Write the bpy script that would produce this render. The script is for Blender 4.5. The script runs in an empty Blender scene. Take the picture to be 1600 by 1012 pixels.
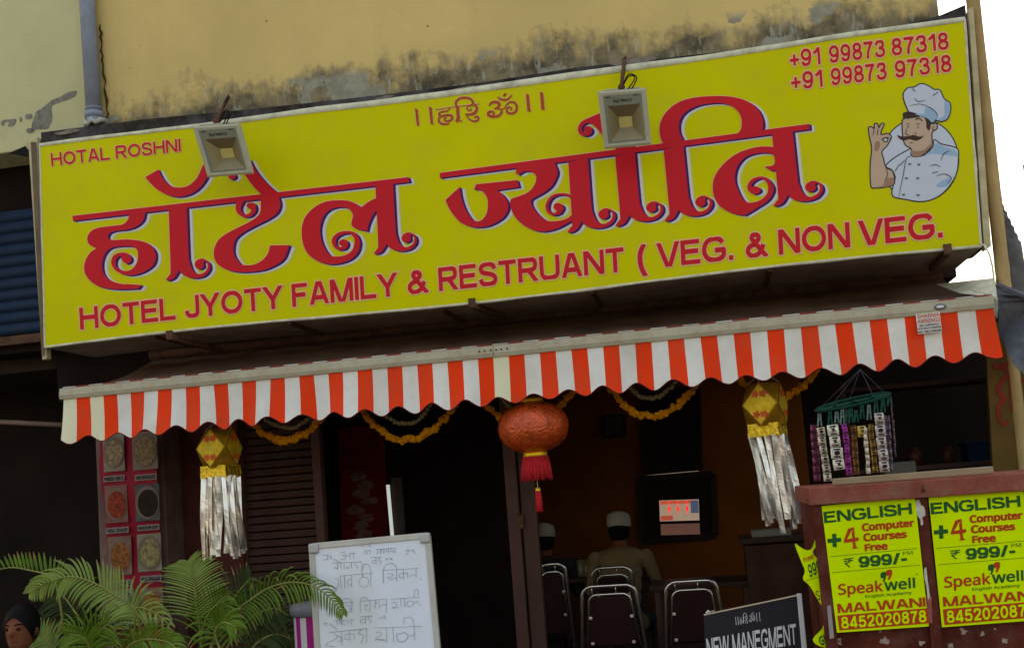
import bpy, bmesh, math, random
import numpy as np
from mathutils import Vector, Matrix, noise
from mathutils.geometry import tessellate_polygon
random.seed(7)
sc = bpy.context.scene
COL = sc.collection
rad = math.radians

# ------------------------------------------------------------------ camera
YAW, PITCH, ROLL, FPX, PCX, PCY = rad(10), rad(5.5), rad(-4.3), 1700.0, 800.0, 600.0
CAMPOS = Vector((0, -6.0, 1.55))
_f = Vector((-math.sin(YAW)*math.cos(PITCH), math.cos(YAW)*math.cos(PITCH), math.sin(PITCH)))
_r0 = Vector((math.cos(YAW), math.sin(YAW), 0)); _u0 = _r0.cross(_f)
_r = math.cos(ROLL)*_r0 + math.sin(ROLL)*_u0
_u = -math.sin(ROLL)*_r0 + math.cos(ROLL)*_u0
cd = bpy.data.cameras.new('camera'); cam = bpy.data.objects.new('camera', cd); COL.objects.link(cam)
cam.matrix_world = Matrix(((_r.x, _u.x, -_f.x, CAMPOS.x), (_r.y, _u.y, -_f.y, CAMPOS.y), (_r.z, _u.z, -_f.z, CAMPOS.z), (0, 0, 0, 1)))
cd.sensor_width = 36; cd.lens = FPX/1600*36; cd.shift_y = (PCY-506)/1600; cd.clip_end = 2000; cd.clip_start = 0.05
sc.camera = cam

# ------------------------------------------------------------------ sky and sun (behind the building: the shopfront is in open shade)
SUN_EL, SUN_AZ = rad(48), rad(-28)          # azimuth from +Y, positive to +X
W = bpy.data.worlds.new('World'); sc.world = W; W.use_nodes = True
wn = W.node_tree.nodes; wn.clear()
sky = wn.new('ShaderNodeTexSky'); sky.sky_type = 'NISHITA'; sky.sun_disc = False
sky.sun_elevation = SUN_EL; sky.sun_rotation = SUN_AZ; sky.dust_density = 4.0; sky.air_density = 1.3; sky.ozone_density = 0.6
bg = wn.new('ShaderNodeBackground'); bg.inputs['Strength'].default_value = 0.15
wo = wn.new('ShaderNodeOutputWorld')
W.node_tree.links.new(sky.outputs[0], bg.inputs[0]); W.node_tree.links.new(bg.outputs[0], wo.inputs[0])
sd = bpy.data.lights.new('sun', 'SUN'); sd.energy = 3.5; sd.angle = rad(0.6); sd.color = (1, .94, .84)
so = bpy.data.objects.new('sun', sd); COL.objects.link(so)
_sdir = Vector((math.sin(SUN_AZ)*math.cos(SUN_EL), math.cos(SUN_AZ)*math.cos(SUN_EL), math.sin(SUN_EL)))
so.rotation_euler = (-_sdir).to_track_quat('-Z', 'Y').to_euler(); so.location = _sdir*30
vs = sc.view_settings; vs.view_transform = 'Standard'; vs.look = 'None'; vs.gamma = 1; vs.use_curve_mapping = False
vs.exposure = 1.52
vs.use_white_balance = True; vs.white_balance_temperature = 8300; vs.white_balance_tint = 14

# ------------------------------------------------------------------ helpers
def ray(px, py): return _f + _r*((px-PCX)/FPX) - _u*((py-PCY)/FPX)
def at(px, py, Y):
    d = ray(px, py); return CAMPOS + d*((Y-CAMPOS.y)/d.y)
def atz(px, py, Z):
    d = ray(px, py); return CAMPOS + d*((Z-CAMPOS.z)/d.z)

class MB:
    def __init__(s): s.v = []; s.f = []; s.m = []; s.sm = []
    def add(s, vs, fs, m=0, smooth=False):
        o = len(s.v); s.v += [tuple(v) for v in vs]
        for f in fs: s.f.append([i+o for i in f]); s.m.append(m); s.sm.append(smooth)
    def build(s, name, mats, parent=None, bevel=0, label=None):
        me = bpy.data.meshes.new(name); me.from_pydata(s.v, [], s.f)
        if not isinstance(mats, (list, tuple)): mats = [mats]
        for m in mats: me.materials.append(m)
        me.polygons.foreach_set('material_index', s.m); me.polygons.foreach_set('use_smooth', s.sm); me.update()
        if bevel:
            bm = bmesh.new(); bm.from_mesh(me)
            bmesh.ops.remove_doubles(bm, verts=bm.verts, dist=1e-5)
            es = [e for e in bm.edges if len(e.link_faces) == 2 and e.calc_face_angle(0) > 0.6]
            try: bmesh.ops.bevel(bm, geom=es, offset=bevel, segments=2, affect='EDGES', profile=.6)
            except Exception: pass
            bm.to_mesh(me); bm.free()
        o = bpy.data.objects.new(name, me); COL.objects.link(o)
        if parent is not None:
            o.parent = parent; o.matrix_parent_inverse = parent.matrix_world.inverted() if False else Matrix.Translation(-parent.location)
        if label: o['label'] = label
        return o
    # shapes
    def box(s, c, sz, R=None, m=0):
        c = Vector(c); h = Vector(sz)*.5; pts = []
        for dz in (-1, 1):
            for dx, dy in ((-1, -1), (1, -1), (1, 1), (-1, 1)):
                p = Vector((dx*h.x, dy*h.y, dz*h.z)); pts.append(c + (R @ p if R else p))
        s.add(pts, [(0, 3, 2, 1), (4, 5, 6, 7), (0, 1, 5, 4), (1, 2, 6, 5), (2, 3, 7, 6), (3, 0, 4, 7)], m)
    def hexa(s, P, m=0):  # 8 points: front quad (tl,tr,br,bl) then back quad
        s.add(P, [(0, 3, 2, 1), (4, 5, 6, 7), (0, 1, 5, 4), (1, 2, 6, 5), (2, 3, 7, 6), (3, 0, 4, 7)], m)
    def bar(s, a, b, w, h=None, up=(0, 0, 1), m=0):
        a = Vector(a); b = Vector(b); h = h or w; d = (b-a).normalized(); u = Vector(up)
        if abs(d.dot(u)) > .95: u = Vector((0, 1, 0))
        x = d.cross(u).normalized(); u = x.cross(d)
        P = [q+x*sx*w/2+u*su*h/2 for q in (a, b) for sx, su in ((-1, -1), (1, -1), (1, 1), (-1, 1))]
        s.add(P, [(0, 1, 2, 3), (7, 6, 5, 4), (0, 4, 5, 1), (1, 5, 6, 2), (2, 6, 7, 3), (3, 7, 4, 0)], m)
    def tube(s, pts, r, n=8, m=0, cap=True, closed=False):
        pts = [Vector(p) for p in pts]; N = len(pts); rs = r if isinstance(r, (list, tuple)) else [r]*N
        V = []; prev = None
        for i, p in enumerate(pts):
            a = pts[i-1] if (i > 0 or closed) else p; b = pts[(i+1) % N] if (i < N-1 or closed) else p
            d = (b-a).normalized()
            if prev is None:
                u = Vector((0, 0, 1)) if abs(d.z) < .9 else Vector((1, 0, 0)); x = d.cross(u).normalized()
            else: x = (prev - d*prev.dot(d)).normalized()
            prev = x; y = d.cross(x)
            for k in range(n): t = 2*math.pi*k/n; V.append(p+(x*math.cos(t)+y*math.sin(t))*rs[i])
        F = []
        for i in range(N if closed else N-1):
            j = (i+1) % N
            for k in range(n): F.append((i*n+k, i*n+(k+1) % n, j*n+(k+1) % n, j*n+k))
        if cap and not closed: F.append(tuple(range(n))[::-1]); F.append(tuple((N-1)*n+k for k in range(n)))
        s.add(V, F, m, True)
    def lathe(s, c, prof, n=24, m=0, R=None, smooth=True):
        c = Vector(c); V = []
        for r, z in prof:
            for k in range(n):
                t = 2*math.pi*k/n; p = Vector((r*math.cos(t), r*math.sin(t), z)); V.append(c+(R @ p if R else p))
        F = [(i*n+k, i*n+(k+1) % n, (i+1)*n+(k+1) % n, (i+1)*n+k) for i in range(len(prof)-1) for k in range(n)]
        F.append(tuple(range(n))[::-1]); F.append(tuple((len(prof)-1)*n+k for k in range(n)))
        s.add(V, F, m, smooth)

def nn(nt, t, **k):
    n = nt.nodes.new(t)
    for a, b in k.items():
        if a in n.inputs: n.inputs[a].default_value = b
        else: setattr(n, a, b)
    return n
def mat(name, rgb, rough=.6, metal=0, var=.12, scale=6, bump=.0, bscale=60, dirt=None, dscale=3, damt=.5, streak=False, emis=None, spec=.10, trans=0, sheen=0):
    """principled with noise-driven tonal variation, optional dirt colour in patches or vertical streaks, fine bump"""
    m = bpy.data.materials.new(name); m.use_nodes = True; nt = m.node_tree; L = nt.links
    b = nt.nodes['Principled BSDF']; b.inputs['Roughness'].default_value = rough; b.inputs['Metallic'].default_value = metal
    b.inputs['Specular IOR Level'].default_value = spec
    if trans: b.inputs['Transmission Weight'].default_value = trans
    if sheen: b.inputs['Sheen Weight'].default_value = sheen
    tc = nn(nt, 'ShaderNodeTexCoord')
    no = nn(nt, 'ShaderNodeTexNoise', Scale=scale, Detail=6.0, Roughness=.6); L.new(tc.outputs['Object'], no.inputs['Vector'])
    mx = nn(nt, 'ShaderNodeMix', data_type='RGBA')
    c = list(rgb)+[1]; lo = [max(0, v*(1-var)) for v in rgb]+[1]; hi = [min(1, v*(1+var)) for v in rgb]+[1]
    mx.inputs[6].default_value = lo; mx.inputs[7].default_value = hi
    mr = nn(nt, 'ShaderNodeMapRange'); mr.inputs[1].default_value = .3; mr.inputs[2].default_value = .7
    L.new(no.outputs[0], mr.inputs[0]); L.new(mr.outputs[0], mx.inputs[0])
    out = mx.outputs[2]
    if dirt:
        mp = nn(nt, 'ShaderNodeMapping'); L.new(tc.outputs['Object'], mp.inputs[0])
        if streak: mp.inputs['Scale'].default_value = (1, 1, .12)
        n2 = nn(nt, 'ShaderNodeTexNoise', Scale=dscale, Detail=8.0, Roughness=.7); L.new(mp.outputs[0], n2.inputs['Vector'])
        r2 = nn(nt, 'ShaderNodeMapRange'); r2.inputs[1].default_value = .45; r2.inputs[2].default_value = .72; r2.inputs[4].default_value = damt
        L.new(n2.outputs[0], r2.inputs[0])
        m2 = nn(nt, 'ShaderNodeMix', data_type='RGBA'); m2.inputs[7].default_value = list(dirt)+[1]
        L.new(r2.outputs[0], m2.inputs[0]); L.new(out, m2.inputs[6]); out = m2.outputs[2]
    L.new(out, b.inputs['Base Color'])
    if bump:
        n3 = nn(nt, 'ShaderNodeTexNoise', Scale=bscale, Detail=4.0); m3 = nn(nt, 'ShaderNodeMapping'); m3.inputs['Scale'].default_value = (1, 1, .22 if name in ('silver_foil',) else 1); L.new(tc.outputs['Object'], m3.inputs[0]); L.new(m3.outputs[0], n3.inputs['Vector'])
        bp = nn(nt, 'ShaderNodeBump', Strength=bump, Distance=.01); L.new(n3.outputs[0], bp.inputs['Height']); L.new(bp.outputs[0], b.inputs['Normal'])
    if emis: b.inputs['Emission Color'].default_value = list(rgb)+[1]; b.inputs['Emission Strength'].default_value = emis
    return m

def thing(name, loc, label, cat, group=None):
    o = bpy.data.objects.new(name, None); COL.objects.link(o); o.location = loc; o.empty_display_size = .1
    o['label'] = label; o['category'] = cat
    if group: o['group'] = group
    return o
def tag(o, label, cat, group=None):
    o['label'] = label; o['category'] = cat
    if group: o['group'] = group
    return o
def struct(o): o['kind'] = 'structure'; return o
def kids(o): return [c for c in bpy.data.objects if c.parent == o]
def copy_tree(o, parent=None):
    c = o.copy(); COL.objects.link(c)
    if parent is not None: c.parent = parent
    for ch in list(kids(o)): copy_tree(ch, c)
    return c

class Frame:
    """plane patch through four points (tl,tr,br,bl): F(u,v,w) with u right, v down, w metres towards the viewer"""
    def __init__(s, P):
        s.P = [Vector(p) for p in P]
        n = (s.P[3]-s.P[0]).cross(s.P[1]-s.P[0]).normalized()
        if n.dot(CAMPOS-s.P[0]) < 0: n = -n
        s.n = n
        A = []; 
        # homography is replaced by a projective map computed from 3D plane coordinates of the photo quad
    def __call__(s, u, v, w=0):
        a = s.P[0].lerp(s.P[1], u); b = s.P[3].lerp(s.P[2], u); return a.lerp(b, v)+s.n*w
def pxframe(q, Y): 
    Ys = Y if isinstance(Y, (list, tuple)) else [Y]*4
    return Frame([at(p[0], p[1], y) for p, y in zip(q, Ys)])

_tc = {}
import os
FONT = None
try:                                                     # Blender's own bundled interface font (a plain grotesque)
    _p = os.path.join(bpy.utils.resource_path('LOCAL'), 'datafiles', 'fonts', 'NotoSansHebrew-Regular.woff2')
    if os.path.exists(_p): FONT = bpy.data.fonts.load(_p)
except Exception: FONT = None
def text_data(s, off=0.0, space=1.0):
    k = (s, off, space)
    if k in _tc: return _tc[k]
    cu = bpy.data.curves.new('t', 'FONT'); cu.body = s; cu.size = 1; cu.font = FONT or cu.font; cu.offset = off; cu.resolution_u = 5; cu.space_character = space; cu.fill_mode = 'FRONT'
    o = bpy.data.objects.new('t', cu); COL.objects.link(o); dg = bpy.context.evaluated_depsgraph_get()
    me = bpy.data.meshes.new_from_object(o.evaluated_get(dg))
    V = np.array([v.co[:2] for v in me.vertices]).reshape(-1, 2); F = [tuple(p.vertices) for p in me.polygons]
    bpy.data.objects.remove(o); bpy.data.curves.remove(cu); bpy.data.meshes.remove(me)
    _tc[k] = (V, F); return _tc[k]
SK = {  # skeleton capitals and digits of a bold grotesque: advance, strokes on a unit cap height (x right, y up)
 'H': (1.0, ["L .1,-.2 .1,1.2", "L .9,-.2 .9,1.2", "L .1,.53 .9,.53"]), 'O': (1.10, ["C .55,.5,.46,.42"]), 'T': (.88, ["L 0,.92 .88,.92", "L .44,-.2 .44,.92"]),
 'E': (.86, ["L .08,-.2 .08,1.2", "L .08,.92 .84,.92", "L .08,.53 .78,.53", "L .08,.08 .86,.08"]), 'L': (.80, ["L .08,-.2 .08,1.2", "L .08,.08 .80,.08"]),
 'J': (.72, ["S .64,1.2 .64,.92 .64,.40 .60,.16 .36,.08 .12,.16 .08,.34"]), 'Y': (.96, ["L -.05,1.15 .48,.42", "L 1.01,1.15 .48,.42", "L .48,-.2 .48,.46"]),
 'F': (.80, ["L .08,-.2 .08,1.2", "L .08,.92 .80,.92", "L .08,.50 .70,.50"]), 'A': (1.0, ["L .02,-.2 .53,1.2", "L .98,-.2 .47,1.2", "L .22,.30 .78,.30"]),
 'M': (1.16, ["L .08,-.2 .08,1.2", "L 1.08,-.2 1.08,1.2", "L .06,1.15 .60,-.2", "L 1.10,1.15 .56,-.2"]), 'I': (.18, ["L .09,-.2 .09,1.2"]),
 'R': (.96, ["L .08,-.2 .08,1.2", "S .08,.92* .58,.92 .80,.86 .84,.70 .80,.55 .58,.48 .08,.48*", "L .50,.48 .98,-.15"]),
 'S': (.90, ["S .80,.70 .72,.86 .46,.93 .18,.86 .11,.72 .20,.59 .46,.52 .74,.43 .83,.28 .74,.12 .46,.07 .17,.13 .08,.31"]),
 'U': (.96, ["S .08,1.2* .08,.45 .12,.18 .28,.08 .48,.065 .68,.08 .84,.18 .88,.45 .88,1.2*"]), 'N': (.96, ["L .08,-.2 .08,1.2", "L .88,-.2 .88,1.2", "L -.02,1.15 .98,-.15"]),
 'V': (.96, ["L -.03,1.2 .51,-.2", "L .99,1.2 .45,-.2"]), 'G': (1.06, ["S .92,.74 .80,.88 .54,.935 .24,.85 .09,.62 .09,.38 .24,.15 .54,.07 .80,.12 .96,.24", "L .96,.20 .96,.50", "L .56,.46 1.035,.46"]),
 'W': (1.40, ["L -.03,1.2 .36,-.2", "L .32,-.2 .72,1.2", "L .68,1.2 1.08,-.2", "L 1.04,-.2 1.43,1.2"]), '&': (1.0, ["S .98,-.02 .70,.30 .42,.62 .30,.80 .42,.93 .60,.86 .62,.72 .40,.55 .16,.42 .10,.24 .24,.09 .46,.08 .70,.22 .84,.50"]),
 '(': (.32, ["S .28,1.15 .12,.80 .08,.42 .14,.02 .28,-.32"]), '.': (.2, ["L .1,-.2 .1,.19"]), '+': (.66, ["L .33,.10 .33,.74", "L 0,.42 .66,.42"]), ' ': (.34, []), '₹': (.80, ["L 0,.93 .80,.93", "L 0,.70 .80,.70", "S .0,.93* .36,.93 .52,.80 .50,.62 .34,.50 .05,.47*", "L .08,.50 .62,-.12"]),
 '0': (.74, ["C .37,.5,.29,.42"]), '1': (.50, ["L .40,-.2 .40,1.2", "S .02,.70 .20,.78 .36,.95"]), '2': (.74, ["S .08,.68 .16,.86 .38,.93 .60,.85 .65,.68 .50,.45 .22,.22 .10,.06", "L .03,.08 .73,.08"]),
 '3': (.74, ["S .08,.72 .18,.88 .36,.93 .58,.87 .62,.72 .54,.58 .30,.54", "S .30,.54 .58,.48 .67,.29 .58,.13 .36,.07 .15,.13 .07,.31"]), '4': (.76, ["L .56,-.2 .56,1.2", "L 0,.24 .76,.24", "L .03,.20 .58,1.05"]),
 '5': (.74, ["L .18,.92 .69,.92", "L .19,.95 .12,.46", "S .12,.50 .36,.60 .60,.52 .67,.33 .58,.13 .36,.07 .15,.12 .07,.28"]), '7': (.70, ["L 0,.91 .70,.91", "S .62,.94 .42,.60 .30,.30 .26,-.2"]),
 '8': (.74, ["C .37,.735,.245,.20", "C .37,.29,.29,.225"]), '9': (.74, ["C .37,.66,.29,.27", "S .66,.66 .64,.38 .54,.14 .34,.07 .16,.12 .09,.26"]),
 '/': (.50, ["L -.02,-.2 .52,1.2"]), '-': (.42, ["L 0,.36 .42,.36"])}
def clip(poly, lo, hi):
    for sgn, lim in ((1, lo), (-1, -hi)):
        out = []
        for i in range(len(poly)):
            a, c = poly[i-1], poly[i]; da, dc = sgn*a[1]-lim, sgn*c[1]-lim
            if (da >= 0) != (dc >= 0): t_ = da/(da-dc); out.append((a[0]+(c[0]-a[0])*t_, a[1]+(c[1]-a[1])*t_))
            if dc >= 0: out.append(c)
        poly = out
        if len(poly) < 3: return []
    return poly
def bold_text(mb, s, F, w=.002, wt=.17, grow=0.0, gap=.13, ext=None, m=0):
    """grotesque capitals built from clipped strokes; grow widens every stroke for an outline; the frame holds the ungrown box"""
    x = 0; items = []
    for ch in s:
        adv, st_ = SK[ch]
        for d in st_:
            k, rest = d[0], d[2:]
            if k == 'C':
                cx_, cy_, rx, ry = map(float, rest.split(',')); P = [(cx_+rx*math.cos(2*math.pi*i/28), cy_+ry*math.sin(2*math.pi*i/28)) for i in range(28)]; cl = True
            elif k == 'L': P = [tuple(map(float, t_.split(','))) for t_ in rest.split()]; cl = False
            else: P = [tuple(q_) for q_ in catmull(parse(rest), 5, False)]; cl = False
            items.append(([(p[0]+x, p[1]) for p in P], cl, ch))
        x += adv+gap
    W_ = x-gap; layer = 0
    for P, cl, ch in items:
        n = len(P); hw = wt/2+grow; A = [np.array(p, float) for p in P]; L_ = []
        for i in range(n):
            a = A[i-1] if (i > 0 or cl) else A[i]; c = A[(i+1) % n] if (i < n-1 or cl) else A[i]
            d = c-a; d = d/(np.linalg.norm(d)+1e-9); nr = np.array((-d[1], d[0])); e = np.zeros(2)
            if not cl and grow: e = -d*grow if i == 0 else (d*grow if i == n-1 else e)
            L_.append((A[i]+nr*hw+e, A[i]-nr*hw+e))
        lo, hi = (-.32, 1.15) if ch == '(' else (0, 1)
        for i in range(n if cl else n-1):
            a, c = L_[i], L_[(i+1) % n]; pl = clip([tuple(a[0]), tuple(a[1]), tuple(c[1]), tuple(c[0])], lo-grow, hi+grow)
            if pl: mb.add([F(p[0]/W_, 1-p[1], w+layer*.00004+(i % 9)*.000004) for p in pl], [tuple(range(len(pl)))], m)
        layer += 1
_ed = {}
def put_text(mb, s, F, w=.002, off=.02, base=.02, space=1.0, m=0, rev=False, shear=0):
    """letters of s filling frame F; weight is added as a ribbon along every contour"""
    V, Fc = text_data(s, 0, space); lo = V.min(0)-base; hi = V.max(0)+base; d = hi-lo
    def T(p, e=0):
        u = (p[0]-lo[0])/d[0]; v = 1-(p[1]-lo[1])/d[1]
        if rev: u, v = 1-u, 1-v
        return F(u, v, w+e)
    mb.add([T(p) for p in V], Fc, m)
    if off <= 0: return
    key = (s, space)
    if key not in _ed:
        cnt = {}
        for f in Fc:
            for i in range(len(f)):
                a, c = f[i-1], f[i]; pa, pc = tuple(np.round(V[a], 5)), tuple(np.round(V[c], 5)); k = (min(pa, pc), max(pa, pc)); cnt[k] = cnt.get(k, 0)+1
        _ed[key] = [k for k, n_ in cnt.items() if n_ == 1 and k[0] != k[1]]
    for i, (a, c) in enumerate(_ed[key]):
        a = np.array(a); c = np.array(c); dd = c-a; L_ = np.linalg.norm(dd); dd = dd/L_*off; nr = np.array((-dd[1], dd[0])); e = .00012+(i % 12)*.000012
        a = a-dd*.7; c = c+dd*.7
        mb.add([T(a+nr, e), T(a-nr, e), T(c-nr, e), T(c+nr, e)], [(0, 1, 2, 3)], m)

def catmull(pts, sub=5, closed=True):
    """pts: list of (x,y) or (x,y,1) for a corner"""
    n = len(pts); P = [np.array(p[:2], float) for p in pts]; C = [len(p) > 2 for p in pts]; out = []
    for i in range(n if closed else n-1):
        p1, p2 = P[i], P[(i+1) % n]
        p0 = P[i-1] if (closed or i > 0) else p1; p3 = P[(i+2) % n] if (closed or i < n-2) else p2
        if C[i]: p0 = p1
        if C[(i+1) % n]: p3 = p2
        if C[i] and C[(i+1) % n]: out.append(p1); continue
        for k in range(sub):
            t = k/sub
            out.append(.5*((2*p1)+(-p0+p2)*t+(2*p0-5*p1+4*p2-p3)*t*t+(-p0+3*p1-3*p2+p3)*t**3))
    if not closed: out.append(P[-1])
    return out
def parse(s):
    o = []
    for t in s.split():
        c = t.endswith('*'); x, y = t.strip('*').split(','); o.append((float(x), float(y), 1) if c else (float(x), float(y)))
    return o
def poly2d(mb, pts, fn, m=0):
    V = [Vector((p[0], p[1], 0)) for p in pts]
    tr = tessellate_polygon([V]); mb.add([fn(p[0], p[1]) for p in pts], tr, m)
def ribbon2d(mb, pts, w, fn, closed=False, m=0, taper=False):
    P = [np.array(p[:2], float) for p in pts]; n = len(P); L = []; 
    for i in range(n):
        a = P[i-1] if (i > 0 or closed) else P[i]; b = P[(i+1) % n] if (i < n-1 or closed) else P[i]
        d = b-a; d = d/(np.linalg.norm(d)+1e-9); nr = np.array((-d[1], d[0])); ww = w/2
        if taper: ww *= .35+.65*math.sin(math.pi*(i+.5)/n)
        L += [P[i]+nr*ww, P[i]-nr*ww]
    F = [(2*i, 2*i+1, (2*((i+1) % n))+1, 2*((i+1) % n)) for i in range(n if closed else n-1)]
    mb.add([fn(p[0], p[1]) for p in L], F, m)
def circ(cx, cy, rx, ry=None, n=20): 
    ry = ry or rx; return [(cx+rx*math.cos(2*math.pi*k/n), cy+ry*math.sin(2*math.pi*k/n)) for k in range(n)]

# ------------------------------------------------------------------ materials
M = {}
M['yellow'] = mat('sign_yellow', (.60, .555, .003), .5, var=.04, scale=1.2, dirt=(.50, .45, .03), dscale=5, damt=.4, bump=.9, bscale=2.6)
M['red'] = mat('print_red', (.60, .014, .022), .45, var=.05)
M['purple'] = mat('print_purple', (.055, .012, .11), .5, var=.05)
M['glow'] = mat('print_pale', (.62, .60, .58), .5, var=.04)
M['glow2'] = mat('print_paler', (.60, .58, .22), .5, var=.04)
M['pink'] = mat('print_pink', (.80, .45, .22), .5, var=.04)
M['orangered'] = mat('print_orange_red', (.44, .07, .012), .45, var=.05)
M['flexedge'] = mat('flex_edge', (.62, .60, .42), .6, var=.15, scale=8, dirt=(.25, .22, .15), dscale=9, damt=.7)
M['rust'] = mat('rusty_iron', (.10, .05, .03), .75, .3, var=.4, scale=12, dirt=(.2, .09, .04), dscale=20, bump=.3)
M['black'] = mat('black_sheet', (.012, .010, .010), .7, var=.3)
M['underside'] = mat('sign_underside', (.30, .24, .19), .8, var=.25, scale=4, dirt=(.08, .06, .05), dscale=6)
M['cream_wood'] = mat('cream_batten', (.50, .42, .24), .7, var=.2, scale=5, dirt=(.2, .14, .08), dscale=12)
M['pipe'] = mat('grey_pvc', (.24, .27, .33), .5, var=.12, scale=4, dirt=(.17, .17, .16), dscale=10, damt=.6)
M['plaster_bare'] = mat('bare_plaster', (.20, .19, .15), .95, var=.3, scale=30, bump=.5, bscale=60)
M['orange'] = mat('awning_orange', (.86, .045, .006), .75, var=.08, scale=3, dirt=(.55, .08, .03), dscale=4, damt=.6, sheen=.1)
M['white'] = mat('awning_white', (.71, .675, .60), .75, var=.06, scale=3, dirt=(.52, .47, .36), dscale=4, damt=.6, sheen=.1)
M['stainwhite'] = mat('awning_yellowed', (.70, .66, .44), .75, var=.08, scale=3)
M['barmetal'] = mat('awning_bar_paint', (.40, .355, .25), .55, var=.12, scale=3, dirt=(.30, .20, .10), dscale=14, damt=.6)
M['dirtycanvas'] = mat('dirty_canvas', (.14, .075, .045), .95, var=.4, scale=3, dirt=(.17, .10, .065), dscale=6)
M['dirtyred'] = mat('dirty_canvas_red', (.26, .035, .025), .9, var=.3, scale=5)
M['dirtywhite'] = mat('dirty_canvas_white', (.42, .38, .32), .9, var=.3, scale=5)
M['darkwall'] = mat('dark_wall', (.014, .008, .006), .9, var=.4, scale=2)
M['ceil'] = mat('ceiling_dark', (.035, .022, .016), .9, var=.3)  # very dark brown base colour for the ceiling
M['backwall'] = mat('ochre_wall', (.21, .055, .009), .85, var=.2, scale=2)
M['brownpost'] = mat('brown_post', (.10, .045, .035), .5, var=.2, dirt=(.08, .035, .03), dscale=12)
M['steel'] = mat('steel_tube', (.62, .56, .50), .25, 1, var=.1)
M['maroon'] = mat('maroon_rexine', (.030, .010, .009), .45, var=.2, bump=.15)
M['gold'] = mat('gold_foil', (.75, .46, .04), .28, .85, var=.35, scale=40, bump=.8, bscale=90)
M['golddull'] = mat('kandil_amber', (.30, .14, .012), .4, .3, var=.4, scale=14, bump=.3)
M['silver'] = mat('silver_foil', (.66, .63, .60), .3, .95, var=.2, scale=8, bump=.4, bscale=18)
M['fred'] = mat('lantern_red', (.58, .07, .010), .22, .25, var=.4, scale=22, bump=1.0, bscale=70, spec=.6)
M['fringe'] = mat('red_fringe', (.50, .02, .025), .7, var=.3, scale=90)
M['marigold'] = mat('marigold', (.56, .20, .006), .8, var=.35, scale=60)
M['whiteflower'] = mat('white_flower', (.26, .20, .11), .8, var=.3, scale=60)
M['sheetwhite'] = mat('whiteboard_white', (.76, .80, .86), .35, var=.03, scale=2, dirt=(.66, .62, .48), dscale=2.5, damt=.5)
M['ink'] = mat('marker_ink', (.28, .31, .38), .6, var=.3, scale=20)
M['alu'] = mat('aluminium', (.42, .42, .42), .4, .6, var=.1)
M['leaf'] = mat('palm_leaf', (.085, .15, .012), .42, var=.35, scale=9, trans=0)
M['leafpale'] = mat('palm_leaf_pale', (.175, .235, .05), .5, var=.25, scale=9)
M['leafdark'] = mat('palm_leaf_dark', (.035, .055, .015), .55, var=.35, scale=9)
M['drytip'] = mat('dry_leaf_tip', (.24, .15, .05), .8, var=.3)
M['stem'] = mat('palm_stem', (.20, .20, .05), .5, var=.25, scale=20)
M['pot'] = mat('clay_pot', (.25, .09, .045), .8, var=.2)
M['soil'] = mat('soil', (.05, .03, .02), .95, var=.3)
M['magenta'] = mat('magenta_plastic', (.42, .015, .19), .45, var=.1)
M['greylid'] = mat('grey_lid', (.16, .165, .17), .5, var=.1)
M['stall'] = mat('stall_red_paint', (.105, .018, .010), .65, var=.3, scale=5, dirt=(.20, .10, .07), dscale=9, damt=.4, bump=.3, bscale=30)
M['stalltop'] = mat('stall_top', (.25, .06, .038), .6, var=.3, scale=6, dirt=(.26, .15, .10), dscale=14, damt=.6, bump=.2)
M['plank'] = mat('plank_wood', (.33, .24, .14), .8, var=.25, scale=7, dirt=(.17, .12, .08), dscale=14, bump=.3)
M['neon'] = mat('poster_lime', (.60, .80, .004), .6, var=.08, scale=4, bump=.6, bscale=7)
M['pgreen'] = mat('poster_green', (.015, .10, .02), .7, var=.05)
M['pred'] = mat('poster_red', (.50, .05, .012), .7, var=.05)
M['paper'] = mat('torn_paper', (.55, .53, .42), .85, var=.2, scale=30, dirt=(.25, .2, .12), dscale=25)
M['boardblack'] = mat('board_black', (.022, .019, .024), .45, var=.2)
M['boardwhite'] = mat('board_white', (.60, .58, .56), .5, var=.1)
M['teal'] = mat('teal_plastic', (.006, .075, .05), .45, var=.15)
M['bamboo'] = mat('bamboo', (.46, .31, .13), .6, var=.22, scale=5, dirt=(.22, .12, .05), dscale=8, damt=.7, streak=True)
M['tarp'] = mat('grey_tarp', (.075, .08, .095), .6, var=.25, scale=5, dirt=(.20, .20, .20), dscale=9, damt=.6, bump=.3, bscale=15)
M['tin'] = mat('galvanised_sheet', (.60, .60, .60), .55, .2, var=.2, scale=6, dirt=(.16, .15, .14), dscale=8, damt=.7)
M['skin'] = mat('skin', (.17, .055, .026), .55, var=.1)
M['hair'] = mat('hair', (.004, .003, .003), .7, var=.2)
M['cloth_cream'] = mat('cream_shirt', (.21, .13, .06), .85, var=.1, bump=.3, bscale=25)
M['cloth_white'] = mat('white_cotton', (.36, .31, .25), .85, var=.08, bump=.2)
M['cloth_dark'] = mat('dark_cloth', (.03, .025, .025), .9, var=.2)
M['bluepaint'] = mat('blue_shutter_paint', (.011, .03, .062), .6, .1, var=.25, dirt=(.03, .03, .03), dscale=5)
M['asphalt'] = mat('asphalt', (.10, .095, .085), .9, var=.3, scale=4, bump=.4, bscale=80)
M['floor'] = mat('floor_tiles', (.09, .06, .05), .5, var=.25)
M['glassdark'] = mat('lamp_reflector', (.26, .21, .11), .38, .35, var=.1)
M['led'] = mat('led_chip', (.52, .42, .14), .35, var=.08)
M['lampgrey'] = mat('lamp_grey', (.20, .205, .15), .5, .1, var=.1)
M['lampwhite'] = mat('lamp_white', (.42, .41, .29), .5, var=.1, dirt=(.35, .3, .2), dscale=20)
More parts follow.
